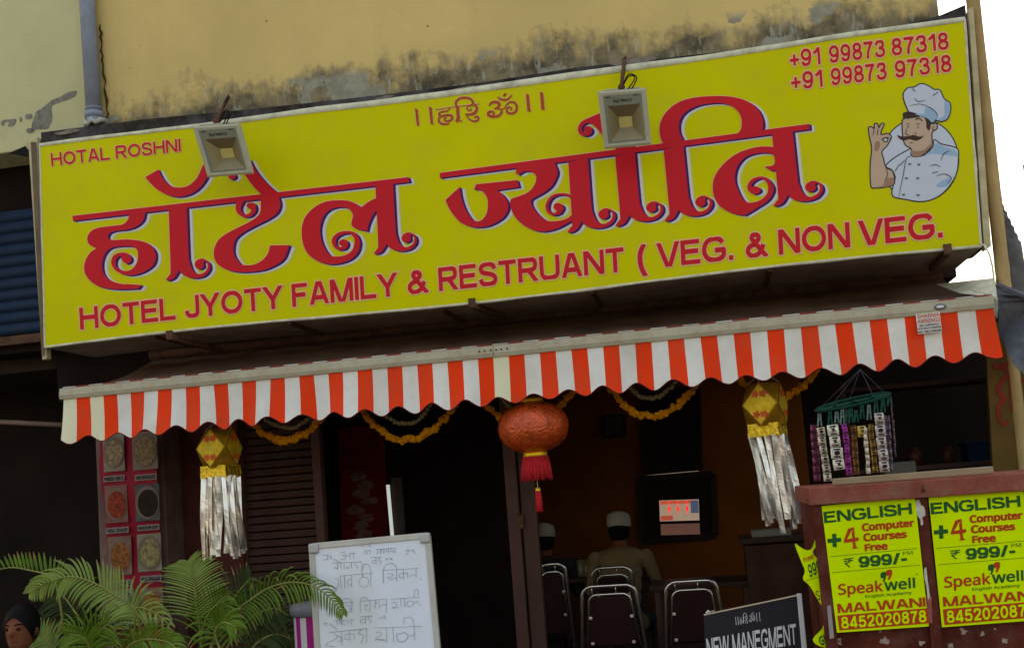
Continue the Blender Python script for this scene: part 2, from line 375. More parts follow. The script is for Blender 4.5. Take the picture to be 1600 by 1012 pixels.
M['redpaintsign'] = mat('wall_red_letters', (.24, .03, .02), .8, var=.3)
M['yellowwall'] = mat('mustard_wall', (.13, .075, .018), .85, var=.3, scale=3, dirt=(.09, .05, .025), dscale=4)

# wall plaster: ochre paint with mould creeping up from the ledge, streaks and pits (stains with a shape of their own)
def wall_mat(name, base, zb, slope, x0, mould=1.0):
    m = bpy.data.materials.new(name); m.use_nodes = True; nt = m.node_tree; L = nt.links; b = nt.nodes['Principled BSDF']
    b.inputs['Roughness'].default_value = .9; b.inputs['Specular IOR Level'].default_value = .1
    tc = nn(nt, 'ShaderNodeTexCoord'); sp = nn(nt, 'ShaderNodeSeparateXYZ'); L.new(tc.outputs['Object'], sp.inputs[0])
    def math_(op, a, bb=None, c=None):
        n = nn(nt, 'ShaderNodeMath', operation=op)
        for i, v in enumerate((a, bb, c)):
            if v is None: continue
            if isinstance(v, (int, float)): n.inputs[i].default_value = v
            else: L.new(v, n.inputs[i])
        return n.outputs[0]
    def noi(scale, det=8, vec=(1, 1, 1), rough=.65):
        mp = nn(nt, 'ShaderNodeMapping'); mp.inputs['Scale'].default_value = vec; L.new(tc.outputs['Object'], mp.inputs[0])
        n = nn(nt, 'ShaderNodeTexNoise', Scale=float(scale), Detail=float(det), Roughness=rough); L.new(mp.outputs[0], n.inputs['Vector']); return n.outputs[0]
    h = math_('SUBTRACT', sp.outputs[2], zb)                     # height over the ledge
    big = noi(1.7); fine = noi(14, 10); streak = noi(9, 8, (1, 1, .18)); 
    # mould mask
    lim = math_('MULTIPLY_ADD', big, .95*mould, -.20*mould)
    lim = math_('ADD', lim, math_('MULTIPLY', math_('SUBTRACT', streak, .5), .32))
    mk = math_('SUBTRACT', lim, h); mk = math_('MULTIPLY', mk, 6.0)
    mk = math_('ADD', mk, math_('MULTIPLY', math_('SUBTRACT', fine, .5), 2.2))
    cl = nn(nt, 'ShaderNodeClamp'); L.new(mk, cl.inputs[0]); mkc = cl.outputs[0]
    def mix(f, a, c2):
        n = nn(nt, 'ShaderNodeMix', data_type='RGBA')
        L.new(f, n.inputs[0])
        for i, v in ((6, a), (7, c2)):
            if isinstance(v, tuple): n.inputs[i].default_value = v+(1,)
            else: L.new(v, n.inputs[i])
        return n.outputs[2]
    def rng(v, a, c2, t=1.0):  # soft threshold
        n = nn(nt, 'ShaderNodeMapRange'); n.inputs[1].default_value = a; n.inputs[2].default_value = c2; n.inputs[4].default_value = t; L.new(v, n.inputs[0]); return n.outputs[0]
    base2 = tuple(v*.86 for v in base)
    col = mix(rng(noi(1.1, 3), .35, .65), base, base2)
    col = mix(rng(noi(5, 6, (1, 1, .25)), .55, .8, .35), col, tuple(v*.72 for v in base))
    mould_c = mix(rng(noi(7, 8), .38, .62), (.085, .07, .045), (.27, .21, .12))
    mould_c = mix(rng(noi(22, 6, (1, 1, .3)), .55, .68), mould_c, (.34, .33, .25))
    col = mix(mkc, col, mould_c)
    lo_ = rng(h, .26, .20)
    pt = math_('MULTIPLY', math_('MULTIPLY', rng(noi(2.6, 5, (1, 1, 1), .55), .55, .565), lo_), mould)
    col = mix(pt, col, mix(rng(noi(18, 6), .4, .6), (.25, .235, .17), (.33, .32, .24)))
    dr = math_('MULTIPLY', math_('MULTIPLY', rng(noi(30, 3, (1, 1, .05)), .66, .68, .8), mkc), mould)
    col = mix(dr, col, (.46, .42, .29))
    pits = nn(nt, 'ShaderNodeTexVoronoi', Scale=9.0); L.new(tc.outputs['Object'], pits.inputs['Vector'])
    pm = math_('MULTIPLY', rng(pits.outputs['Distance'], .075, .03), rng(noi(3, 4), .5, .6))
    col = mix(pm, col, (.10, .06, .025))
    L.new(col, b.inputs['Base Color'])
    bp = nn(nt, 'ShaderNodeBump', Strength=.35, Distance=.012); L.new(noi(25, 8), bp.inputs['Height']); L.new(bp.outputs[0], b.inputs['Normal'])
    return m

# ------------------------------------------------------------------ setting
g = MB(); g.add([(-60, -60, 0), (60, -60, 0), (60, 90, 0), (-60, 90, 0)], [(0, 1, 2, 3)]); struct(g.build('road', M['asphalt']))
TOPZ = 8.5
YW = .30                                                    # upper wall plane
wzb = at(800, 118, YW).z
M['wall'] = wall_mat('ochre_plaster', (.68, .49, .19), wzb-.06, 0, 0, .92)
M['wall_left'] = wall_mat('pale_plaster', (.58, .54, .29), at(60, 205, YW).z-.12, 0, 0, .12)
bld = thing('building', (0, 3, 0), 'ochre plastered old building with mould stains above the yellow shop sign', 'building')
xl = at(148, 100, YW).x; xr = at(1466, 10, YW).x
zsoff = at(800, 505, .75).z
zl_bot = at(20, 236, YW).z
def wallbox(name, x0, x1, y0, y1, z0, z1, m, parent=bld, bevel=0):
    b = MB(); b.box(((x0+x1)/2, (y0+y1)/2, (z0+z1)/2), (x1-x0, y1-y0, z1-z0)); return b.build(name, m, parent, bevel)
wallbox('upper_wall', xl, xr, YW, YW+.3, wzb-.45, TOPZ, M['wall'], bevel=.01)
wallbox('left_wall', -11, xl-.004, YW+.012, YW+.3, zl_bot, TOPZ, M['wall_left'], bevel=.01)
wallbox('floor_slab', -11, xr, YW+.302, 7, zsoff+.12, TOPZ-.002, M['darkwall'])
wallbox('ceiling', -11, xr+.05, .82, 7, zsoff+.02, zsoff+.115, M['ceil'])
# thin edge strip where the right wall steps forward of the left one, with a dark crack
b = MB(); b.box((xl+.012, YW-.008, (wzb-.2+TOPZ)/2), (.022, .014, TOPZ-wzb+.2)); b.build('corner_strip', mat('corner_strip', (.40, .34, .19), .85, var=.2, dirt=(.12, .08, .04), dscale=15, damt=.9), bld, .003)
b = MB()
pts = [(158+random.uniform(-2, 2)+(y-50)*.07, y) for y in range(38, 190, 7)]
pw = [(x, y) for x, y in pts]
ribbon2d(b, pw, 3.0, lambda x, y: at(x+random.uniform(-1.2, 1.2), y, YW-.0165)); b.build('crack', mat('crack_dark', (.07, .045, .02), .95, var=.4), bld)
# peeled paint patches (traced) on the left wall
b = MB()
for s_ in ("380,455 340,462 300,485 262,500 235,520 205,545 180,560 170,590 160,620 158,650 190,648 235,645 250,625 262,590 258,555 262,528 300,512 335,500 370,485 382,468",
           "5,612 20,600 50,598 78,595 80,612 62,632 40,630 45,612 25,612 20,628 8,626", "98,588 108,586 110,604 100,610", "128,575 158,570 160,592 130,596", "145,640 175,655 150,668 128,655"):
    p = [(x/3.2, y/3.2) for x, y in catmull(parse(s_), 3)]
    poly2d(b, p, lambda x, y: at(x, y, YW+.010))
b.build('peeled_patch', M['plaster_bare'], bld)
# neighbouring dark recess on the left
wallbox('recess_back', -11, at(250, 700, 1.6).x, 1.6, 1.8, 0, zl_bot+.4, M['darkwall'])
wallbox('recess_soffit', -11, at(70, 240, YW).x+.1, YW+.32, 1.6, zl_bot+.02, zl_bot+.12, M['darkwall'])
# interior room
XR0 = at(1262, 800, 1.2).x
YB = 4.6
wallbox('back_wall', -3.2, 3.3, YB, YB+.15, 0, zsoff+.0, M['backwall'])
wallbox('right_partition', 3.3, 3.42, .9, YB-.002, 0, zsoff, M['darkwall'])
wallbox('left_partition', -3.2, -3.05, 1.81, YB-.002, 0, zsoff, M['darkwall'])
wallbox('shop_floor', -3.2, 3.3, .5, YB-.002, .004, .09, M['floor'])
# dark inner partition behind the left half of the opening (the far left of the room reads as near black)
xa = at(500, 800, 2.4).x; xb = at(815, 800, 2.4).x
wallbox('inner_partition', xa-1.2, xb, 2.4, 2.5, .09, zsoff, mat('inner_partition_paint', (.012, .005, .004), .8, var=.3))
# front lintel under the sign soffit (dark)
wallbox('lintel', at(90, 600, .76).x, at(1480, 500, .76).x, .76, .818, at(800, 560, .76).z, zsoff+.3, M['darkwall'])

# drain pipe
pp = [at(132, -160, YW-.07), at(133+5, 0, YW-.07), at(141, 60, YW-.07), at(146, 178, YW-.07)]
x0, z0 = pp[3].x, pp[3].z
ptop = Vector((pp[3].x-.01, YW-.07, TOPZ-.5)); pbot = at(147, 180, YW-.07)
t = thing('drain_pipe', (pbot.x, YW-.07, pbot.z), 'grey plastic rainwater pipe running down the wall above the sign corner', 'pipe')
ptop = at(133, -600, YW-.07)
dirp = (at(136, 0, YW-.07)-pbot)
b = MB(); b.tube([pbot, pbot+dirp*1.0, pbot+dirp*6], .049, 20); b.build('pipe', M['pipe'], t)
b = MB(); dn = dirp.normalized()
b.tube([pbot-dn*.02, pbot+dn*.018], .058, 20); b.tube([pbot-dn*.06, pbot-dn*.02], .054, 20)
b.tube([pbot+dn*.035, pbot+dn*.045], .053, 20); b.build('collar', M['pipe'], t)
b = MB()
rg = [pbot-dn*.06+Vector((math.cos(a)*.062*random.uniform(.8, 1.3), math.sin(a)*.05, random.uniform(-.03, .02))) for a in np.linspace(0, 6.28, 14)]
b.tube(rg, .018, 6); b.build('mortar_patch', mat('mortar', (.38, .37, .33), .95, var=.3, bump=.6), t)

# ------------------------------------------------------------------ shop sign
S = [(62, 226), (1507, 28), (1533, 383), (70, 541)]
P0 = [at(x, y, 0) for x, y in S]
sx0 = (P0[0].x+P0[3].x)/2; sx1 = (P0[1].x+P0[2].x)/2
SF = Frame(P0)
sign = thing('sign_board', ((sx0+sx1)/2, .3, P0[3].z), 'large bright yellow restaurant sign with red lettering and chef emblem', 'sign')
b = MB(); n = 40; V = []
def sag(u): return -.016*math.sin(math.pi*u)+.003*math.sin(u*23)
for j in range(9):
    for i in range(n+1):
        u = i/n; v = j/8; p = SF(u, v); 
        p = Vector((p.x, 0, p.z+(1-v)*sag(u)+v*(.012*math.sin(u*9.5)-.004))); V.append(p)
b.add(V, [(j*(n+1)+i, (j+1)*(n+1)+i, (j+1)*(n+1)+i+1, j*(n+1)+i+1) for j in range(8) for i in range(n)])
b.build('face', M['yellow'], sign)
def edge_pt(u, v): 
    p = SF(u, v); return Vector((p.x, 0, p.z+(1-v)*sag(u)+v*(.012*math.sin(u*9.5)-.004)))
# folded flex hem along the top, rough and uneven, and thin welt along the bottom
b = MB(); V = []; N = 90
for i in range(N+1):
    u = i/N; p = edge_pt(u, 0); wdt = .012+.013*(.5+.5*noise.noise(Vector((u*9, 0, 0))))+(.012 if .18 < u < .9 else 0)*math.sin(math.pi*(u-.18)/.72)
    if u < .12: wdt *= .7
    up = .008+.006*noise.noise(Vector((u*14, 3, 0)))
    V += [p+Vector((0, .01, up)), p+Vector((0, -.006, up-.002)), p+Vector((0, -.0042, -wdt)), p+Vector((0, -.001, -wdt-.002))]
b.add(V, [(4*i+k, 4*i+k+1, 4*i+k+5, 4*i+k+4) for i in range(N) for k in range(3)], 0, True)
b.build('top_hem', M['flexedge'], sign)
b = MB(); V = []
for i in range(N+1):
    u = i/N; p = edge_pt(u, 1); k_ = .008+.004*noise.noise(Vector((u*17, 9, 0)))
    V += [p+Vector((0, -.002, .006)), p+Vector((0, -.007, 0)), p+Vector((0, -.004, -k_)), p+Vector((0, .012, -k_))]
b.add(V, [(4*i+k, 4*i+k+1, 4*i+k+5, 4*i+k+4) for i in range(N) for k in range(3)], 0, True)
b.build('bottom_hem', M['flexedge'], sign)
for uu, sg in ((0, -1), (1, 1)):
    b = MB(); V = []
    for i in range(31):
        v = i/30; p = edge_pt(uu, v); d = Vector((sg, 0, 0)); k_ = .006+.004*noise.noise(Vector((v*7, sg*5, 0)))
        V += [p+Vector((0, -.001, 0))-d*.006, p+Vector((0, -.005, 0)), p+d*k_+Vector((0, .0, 0)), p+d*k_+Vector((0, .02, 0))]
    b.add(V, [(4*i+k, 4*i+k+1, 4*i+k+5, 4*i+k+4) for i in range(30) for k in range(3)], 0, True)
    b.build('side_hem', M['flexedge'], sign)
# left: outer upright of the frame; right: cream upright
zt, zb = P0[0].z, P0[3].z
b = MB(); b.hexa([at(44, 222, .03), at(58, 214, .03), at(73, 560, .03), at(66, 562, .03)]+[p+Vector((0, .05, 0)) for p in (at(44, 222, .03), at(58, 214, .03), at(73, 560, .03), at(66, 562, .03))]); b.build('frame_upright', M['cream_wood'], sign, .003)
b = MB(); b.hexa([at(48, 222, .02), at(56, 222, .02), at(69, 555, .02), at(65, 555, .02)]+[at(x, y, .027) for x, y in ((48, 222), (56, 222), (69, 555), (65, 555))]); b.build('frame_board', mat('frame_brown', (.16, .11, .07), .8, var=.3), sign)
b = MB(); q = [(1513, 14), (1521, 10), (1549, 384), (1538, 392)]
b.hexa([at(x, y, .02) for x, y in q]+[at(x, y, .02)+Vector((0, .05, 0)) for x, y in q]); b.build('frame_upright', M['cream_wood'], sign, .003)
b = MB(); q = [(1506, 24), (1513, 20), (1540, 386), (1532, 388)]
b.hexa([at(x, y, .05) for x, y in q]+[at(x, y, .05)+Vector((0, .3, 0)) for x, y in q]); b.build('frame_board', mat('frame_dark', (.10, .07, .05), .8, var=.3), sign)
# dark back board that shows over the top edge
b = MB(); tops = [(64, 207), (230, 186), (400, 170), (600, 148), (760, 128), (900, 106), (1100, 84), (1300, 60), (1420, 38), (1470, 24), (1508, 8)]
F_ = [at(x, y, .06) for x, y in tops]; B_ = [Vector((p.x, .09, p.z)) for p in F_]; L_ = [Vector((p.x, .06, zb)) for p in F_]; K_ = [Vector((p.x, .09, zb)) for p in F_]
L_ = [Vector((p.x, .06, edge_pt(min(1, max(0, (p.x-sx0)/(sx1-sx0))), 0).z-.1)) for p in F_]; K_ = [q+Vector((0, .03, 0)) for q in L_]
nT = len(tops); V = F_+B_+L_+K_
Fs = []
for i in range(nT-1): Fs += [(i, i+1, nT+i+1, nT+i), (i, 2*nT+i, 2*nT+i+1, i+1), (nT+i, nT+i+1, 3*nT+i+1, 3*nT+i)]
Fs += [(0, nT, 3*nT, 2*nT), (nT-1, 2*nT-1, 4*nT-1, 3*nT-1)]
b.add(V, Fs); b.build('back_board', mat('back_board_dark', (.035, .028, .022), .85, var=.5, scale=8, dirt=(.12, .11, .12), dscale=4, damt=.8), sign)
# torn scraps of old flex stuck over the back board
for s_ in ((1132, 84, 60, 9, 0), (725, 138, 40, 5, 1), (990, 96, 75, 8, 2), (105, 206, 40, 6, 3), (600, 152, 30, 4, 4)):
    b = MB(); x, y, w_, h_, k_ = s_
    pts = [(x-w_/2, y+w_*.065), (x-w_/4, y-h_*.2+w_*.03), (x, y-h_*.5), (x+w_/3, y-h_*.6-w_*.03), (x+w_/2, y-w_*.06), (x+w_/4, y+h_*.4-w_*.03), (x-w_/4, y+h_*.6+w_*.03)]
    poly2d(b, catmull(pts, 3), lambda a, c: at(a, c, .05)); b.build('torn_scrap', mat('torn_flex', (.20, .17, .14), .8, var=.4, scale=30), sign)
# box body: underside and back
b = MB(); q = [edge_pt(i/20, 1)+Vector((0, .012, -.006)) for i in range(21)]
D_ = [.55+.2*(i/20)**2 for i in range(21)]
back = [Vector((p.x, d, p.z+.0)) for p, d in zip(q, D_)]
V = q+back; b.add(V, [(i, i+1, 22+i, 21+i) for i in range(20)]); 
V2 = [p+Vector((0, 0, .02)) for p in V]; b.add(V2, [(i, 21+i, 22+i, i+1) for i in range(20)])
b.add([V[20], V[41], V2[41], V2[20]], [(0, 1, 2, 3)]); b.add([V[0], V[21], V2[21], V2[0]], [(0, 3, 2, 1)])
b.build('underside', M['underside'], sign)
for u in (.13, .29, .46, .62, .8):
    p = edge_pt(u, 1); b = MB(); b.bar(p+Vector((0, .02, -.012)), p+Vector((0, .56, -.012)), .025, .02); b.build('cross_bar', M['rust'], sign)
# holding brackets under the lower edge
for px_, py_, qx, qy in ((266, 520, 345, 547), (738, 470, 790, 497), (1480, 386, 1455, 420)):
    a = at(px_, py_+4, -.02); c = at(qx, qy, .45)
    b = MB(); b.bar(a+Vector((0, -.01, .028)), a+Vector((0, -.01, -.02)), .04, .014, up=(0, 1, 0)); b.bar(a+Vector((0, -.014, -.012)), c, .03, .03); b.build('bracket', M['rust'], sign)

# ---- painted lettering, traced from the sign
A_ = lambda x, y: (100+x/4.8208, 250+y/4.8208)
B__ = lambda x, y: (320+x/5.06, 250+y/5.06)
C_ = lambda x, y: (460+x/6.324, 260+y/6.324)
D__ = lambda x, y: (680+x/5.62, 220+y/5.62)
E_ = lambda x, y: (860+x/4.6, 160+y/4.6)
G_ = lambda x, y: (1020+x/4.6, 140+y/4.6)
polys = []
def trace(fn, s, sub=5): polys.append([fn(*p) for p in catmull(parse(s), sub)])
# header bars
polys.append([(113, 337.3), (375, 307.2), (638, 276.8), (640, 284.5), (376, 315), (114, 345)])
polys.append([(687.1, 270.2), (975, 232), (1264.6, 193.7), (1264.8, 202.4), (975, 240.7), (687.3, 278)])
trace(A_, "492,405* 480,450 440,485 350,497 250,512 195,545 175,590 190,635 245,664* 195,700 160,760 152,830 180,890 240,940 320,965 430,973 560,968* 585,940* 500,935 420,930 340,900 297,850 287,780 307,710 350,665 420,650 500,650 545,668 557,715 545,780 500,828 440,832 398,805 388,770 400,737 430,722 437,755 470,780 503,765 505,730 470,700 420,698 372,720 355,770 375,818 430,855 510,867 600,842 672,790 692,720 670,660 600,615 480,598 365,603 332,585 345,550 395,533 480,523 550,497 598,450 612,392*")
trace(A_, "612,130* 710,72* 745,140 795,190 855,208 925,198 985,155 1022,95 1045,35* 1100,60* 1075,135 1030,200 970,248 890,275 810,272 730,240 665,190")
trace(B__, "250,0* 360,0* 390,60 440,130 500,195 575,258* 450,275* 390,215 340,150 300,90")
trace(B__, "440,270* 440,400 410,450 340,495 240,545 150,595 95,650 70,730 85,800 140,850 230,880 340,885 460,870 560,830 625,780 660,700 670,672* 515,675* 500,735 455,790 390,825 310,830 265,800 230,740 228,680 245,625 300,575 400,520 500,470 570,420 597,360 590,310 575,262*")
trace(B__, "250,330* 243,380 262,425 310,452 365,445 402,405 405,365 385,340 345,340 330,362 350,385 368,390 355,418 320,430 292,408 287,370 310,328*")
polys.append([B__(x, y) for x, y in circ(215, 128, 30, 26)])
trace(C_, "815,312* 740,345 660,405* 600,365 520,338 430,335 320,345 210,395 120,480 80,570 72,670 90,780 140,870 230,935 350,965 460,955 560,915 625,850 650,770 635,700 590,650 510,638 430,655 380,700 370,750 395,800 440,825 500,815 530,775 520,735 480,720 445,740 442,768 470,790 430,795 408,745 430,697 490,668 550,668 590,710 590,780 560,840 490,880 400,890 345,870 290,790 260,700 255,600 285,500 340,435 420,405 500,405 550,430 578,480 570,530 565,580 610,615 720,640* 735,570 770,490 816,428*")
trace(D__, "90,520* 215,405* 225,480 255,580 300,660 350,705 400,700 440,660 460,600 462,530 440,470 400,435 340,425* 360,382* 720,345* 738,405* 540,435* 600,480 635,540 640,600 600,670 520,725 430,755 330,755 230,720 160,650 115,580")
trace(D__, "715,225* 708,285* 730,298* 780,270 840,272 880,300 885,350 850,420 790,465 710,495 665,515 660,570 690,650 750,720 840,775 940,797 1040,780 1130,740 1225,685* 1212,640* 1150,685 1060,705 980,700 900,640 850,570 845,520 890,490 960,450 1020,400 1060,330 1075,270 1050,200* 1060,160*")
trace(D__, "1200,478* 1140,460 1060,465 1000,500 968,570 985,630 1040,655 1095,640 1125,600 1120,565 1080,545 1045,560 1042,592 1068,612 1050,632 1015,622 995,590 1008,530 1050,490 1110,477 1165,488 1205,530*")
trace(E_, "355,78* 275,112 220,142 197,190 212,230 255,243 292,225 300,195 278,172 250,178 240,200 258,218 235,215 225,188 238,162 270,148 305,160 345,200 375,240* 480,345* 600,330* 560,150*")
trace(G_, "75,392* 52,330 52,250 90,170 170,100 280,62 420,48 560,52 680,85 760,150 792,230 788,294* 603,322* 635,280 635,200 600,145 540,108 450,98 330,115 240,160 195,220 190,300 225,378*")
trace(G_, "875,413* 780,410 680,430 580,475 490,555 440,640 432,730 460,810 520,865 600,895 665,902* 750,850 830,795 868,730 860,680 820,635 765,625 710,645 680,690 690,730 730,752 770,735 770,710 740,695 708,700 715,675 745,650 790,642 825,680 825,740 780,790 710,812 660,800 620,740 590,650 605,560 660,490 740,460 820,455 865,470 882,510 860,545 805,552* 840,578 890,582* 910,500*")
# stem with curled foot, reused through an affine map
stem = "788,372* 802,820 795,860 765,900* 792,905 832,885 868,828* 890,858 940,882 1000,888 1060,870 1098,825 1096,778 1062,748 1028,742 995,760 984,788 1000,815 1030,820 1054,800 1050,770 1066,762 1082,792 1070,832 1030,857 995,852 965,820 945,760 938,700 925,355*"
a0 = np.array(((790, 378), (925, 362), (868, 828)), float)
T0 = np.linalg.inv(np.array([[*a0[0], 1], [*a0[1], 1], [*a0[2], 1]]))
for tgt in (((263.9, 328.4), (291.9, 325.1), (280.1, 421.8)), ((587.0, 292.4), (614.2, 288.5), (604.2, 381.0)), ((888.3, 254.6), (918.7, 249.1), (908.9, 345.9)),
            ((961.7, 245.2), (992, 239.3), (983.9, 335.7)), ((1037.4, 235), (1067.8, 228.7), (1060.7, 327.4)), ((1207, 211.3), (1238.5, 205.2), (1231.3, 304.1))):
    Mx = T0 @ np.array(tgt, float)
    polys.append([tuple(np.array((x, y, 1)) @ Mx) for x, y in catmull(parse(stem), 5)])
for word in (0, 1):
  hindi_glow, hindi_sh, hindi_out, hindi_red = MB(), MB(), MB(), MB()
  for i, p in enumerate(polys):
    if (p[0][0] > 665) != bool(word): continue
    e = i*.00002
    for k, (dx, dy) in enumerate(((5.0, 2.0), (6.6, 2.5), (8.0, 3.0))):
        poly2d(hindi_glow, p, lambda x, y: at(x+dx, y+dy, -.0012-k*.0004-e))
    ribbon2d(hindi_glow, [(x+8.6, y+3.2) for x, y in p], 2.6, lambda x, y: at(x, y, -.0008-e), True, m=1)
    for k, (dx, dy) in enumerate(((3.9, 2.0), (2.6, 1.4), (1.3, .7))):
        poly2d(hindi_sh, p, lambda x, y: at(x+dx, y+dy, -.0030-k*.0004-e))
    ribbon2d(hindi_out, p, 1.7, lambda x, y: at(x, y, -.0022-e), True)
    poly2d(hindi_red, p, lambda x, y: at(x, y, -.0046-e))
  hindi_glow.build('lettering_halo', [M['glow'], M['glow2']], sign); hindi_sh.build('lettering_shadow', M['purple'], sign)
  hindi_out.build('lettering_outline', M['pink'], sign); hindi_red.build('lettering', M['red'], sign, label='big ornamental red Devanagari word')

def sign_text(s, q, wt=.20, gr=.055, gap=.12):
    F = pxframe(q, 0)
    b = MB(); bold_text(b, s, F, .002, wt, gr, gap); b.build('lettering_outline', M['pink'], sign)
    b = MB(); bold_text(b, s, F, .0035, wt, 0, gap); b.build('lettering', M['red'], sign)
sign_text('HOTAL ROSHNI', [(79, 240), (282, 217), (283, 237), (81, 260)], .165, .05)
# lower line in words so that each follows the printed baseline
lowtop = lambda x: 481+(x-124)*(331-481)/(1470-124)
lowbot = lambda x: 515+(x-124)*(371-515)/(1470-124)
for s_, x0_, x1_ in (('HOTEL', 124, 273), ('JYOTY', 289, 440), ('FAMILY', 456, 619), ('&', 636, 667), ('RESTRUANT', 685, 974), ('VEG.', 1027, 1144), ('&', 1164, 1197), ('NON', 1216, 1326), ('VEG.', 1342, 1471)):
    sign_text(s_, [(x0_, lowtop(x0_)), (x1_, lowtop(x1_)), (x1_+2, lowbot(x1_)), (x0_+2, lowbot(x0_))])
sign_text('(', [(996, lowtop(997)+4), (1008, lowtop(1008)+4), (1010, lowbot(1008)), (998, lowbot(1000))])
for s_, x0_, x1_, k_ in (('+91', 1233, 1280.5, 0), ('99873', 1294.7, 1381, 0), ('87318', 1392, 1480.5, 0), ('+91', 1235, 1284, 1), ('99873', 1297.5, 1383.5, 1), ('97318', 1397.5, 1485, 1)):
    yt = lambda x: (80-(x-1232)*.1169) if k_ == 0 else (115-(x-1235)*.1169)
    hh_ = 26.5; up_ = (.45*0)
    sign_text(s_, [(x0_, yt(x0_)), (x1_, yt(x1_)), (x1_+2, yt(x1_)+hh_), (x0_+2, yt(x0_)+hh_)], .17, .09, .16)
H7 = lambda x, y: (640+x/7.27, 130+y/7.27)
def q7(*p): return [H7(*a) for a in p]
for s_ in ("60,288* 92,300* 110,490* 82,480*", "218,265* 252,280* 270,472* 238,462*", "1320,118* 1355,132* 1375,330* 1338,318*", "1480,98* 1518,112* 1535,308* 1495,298*"):
    b2 = MB(); bo = MB(); p = [H7(*a[:2]) for a in parse(s_)]; poly2d(b2, p, lambda x, y: at(x, y, -.0035)); ribbon2d(bo, p, 1.6, lambda x, y: at(x, y, -.002), True); b2.build('lettering', M['orangered'], sign); bo.build('lettering_outline', M['pink'], sign)
# small greeting, traced as brush strokes
def strokes(mb, mo, S_, fn, wpx, Y, layer=0):
    for i, (s_, w_, tp) in enumerate(S_):
        p = [fn(*a) for a in catmull(parse(s_), 5, False)]
        e = (layer+i)*.00003
        ribbon2d(mb, p, wpx*w_, lambda x, y: at(x, y, Y-e), False, taper=tp)
        if mo is not None: ribbon2d(mo, p, wpx*w_+1.6, lambda x, y: at(x, y, Y+.002-e), False, taper=tp)
HARI = [("295,302 520,268 790,236", .22, False), ("455,285 430,315 370,325 335,345 355,375 430,362 480,375 470,420 410,430 395,400 425,395", .8, True), ("360,372 330,410 345,450 400,465 455,458", .8, True),
        ("545,270 548,340 552,400 530,438", 1.1, False), ("552,395 565,425 598,432", .5, True), ("535,275 525,220 560,180 620,165 680,175 715,205 715,245", .75, False),
        ("730,235 765,280 745,330 700,355 630,352", 1.0, True), ("735,262 680,255 650,280 670,310 700,305 690,280", .5, True), ("640,355 680,410 730,432 775,420 778,385 745,380 740,398", .7, True),
        ("905,262 925,225 985,215 1020,240 1000,275 960,290", 1.0, True), ("960,288 1030,295 1045,330 1010,370 945,380 900,365 895,335 935,322 960,345 940,358", .95, True),
        ("1035,300 1080,280 1110,235 1160,212 1205,235 1218,285 1195,330 1150,345 1110,330 1105,290 1135,272 1160,290 1150,312", .8, True), ("1000,152 1040,185 1110,185 1162,132", .75, True), ("1070,125 1090,140", 1.3, False)]
b2, bo = MB(), MB()
strokes(b2, bo, HARI, H7, 4.6, -.0036)
b2.build('lettering', M['orangered'], sign); bo.build('lettering_outline', M['pink'], sign)

# chef emblem
CH = lambda x, y: (1330+x/4.4, 100+y/4.4)
emb = bpy.data.objects.new('chef_emblem', None); COL.objects.link(emb); emb.location = at(1437, 225, 0); emb.parent = sign; emb.matrix_parent_inverse = Matrix.Translation(-sign.location)
mch = {'white': mat('emblem_white', (.52, .56, .62), .5, var=.04), 'blue': mat('emblem_blue', (.28, .42, .55), .5, var=.1), 'skin': mat('emblem_skin', (.52, .36, .25), .5, var=.04), 'skind': mat('emblem_skin_dark', (.35, .19, .12), .5, var=.04), 'line': mat('emblem_line', (.04, .035, .04), .5, var=.05), 'hair': mat('emblem_hair', (.06, .03, .022), .5, var=.05)}
class Sub:
    location = sign.location+Vector()
def emb_build(mb, name, m):
    me = mb.build(name, m); me.parent = emb; me.matrix_parent_inverse = Matrix.Translation(-(emb.location)); return me
lay = [0]
def epoly(name, s, m, line=True, sub=4, corner=None):
    lay[0] += 1; e = .0012+lay[0]*.00012; p = s if isinstance(s, list) else [q for q in catmull(parse(s), sub)]
    p = [CH(*a) for a in p]
    b = MB(); poly2d(b, p, lambda x, y: at(x, y, -e)); 
    if line: ribbon2d(b, p, 1.9, lambda x, y: at(x, y, -e-.00006), True, m=1)
    emb_build(b, name, [mch[m], mch['line']])
def eline(s, w=1.1, m='line'):
    lay[0] += 1; e = .0016+lay[0]*.00012; p = [CH(*a) for a in catmull(parse(s), 4, False)]
    b = MB(); ribbon2d(b, p, w, lambda x, y: at(x, y, -e), False, taper=True); emb_build(b, 'drawn_line', mch[m])
epoly('disc', circ(471, 661, 268, 286, 48), 'white')
epoly('jacket', "238,702 290,650 370,602 415,585 425,632 500,628 560,570 572,520 620,550 727,580 737,650 722,760 650,870 560,930 471,946 380,932 285,908 290,830 303,780 280,730", 'white')
epoly('jacket_shade', "585,545 640,568 715,592 728,635 640,625 560,620 510,625 555,590", 'blue', False)
epoly('jacket_shade', "600,820 650,790 690,780 670,830 620,850 580,840", 'blue', False)
epoly('arm', "140,600 130,700 135,840 165,852 215,850 290,830 298,790 282,735 240,712 222,650 212,602 245,565 275,512 270,488 245,478 205,485 212,450 228,412 205,412 190,440 182,412 160,412 158,445 140,432 118,440 125,500 138,560", 'skin')
epoly('arm_shade', "225,820 235,790 290,785 288,828 215,848 165,850 210,838", 'skind', False)
epoly('hand_gap', circ(235, 522, 17, 14, 12), 'white')
epoly('hand_shade', "165,540 190,530 200,560 180,600 160,590", 'skind', False)
epoly('head', "355,382 350,440 358,520 375,560 412,584 415,632 480,630 552,565 556,475 590,445 586,408 552,410 520,360 470,345 400,350", 'skin')
epoly('neck_shade', "415,590 440,600 500,590 548,550 552,565 480,632 418,632", 'skind', False)
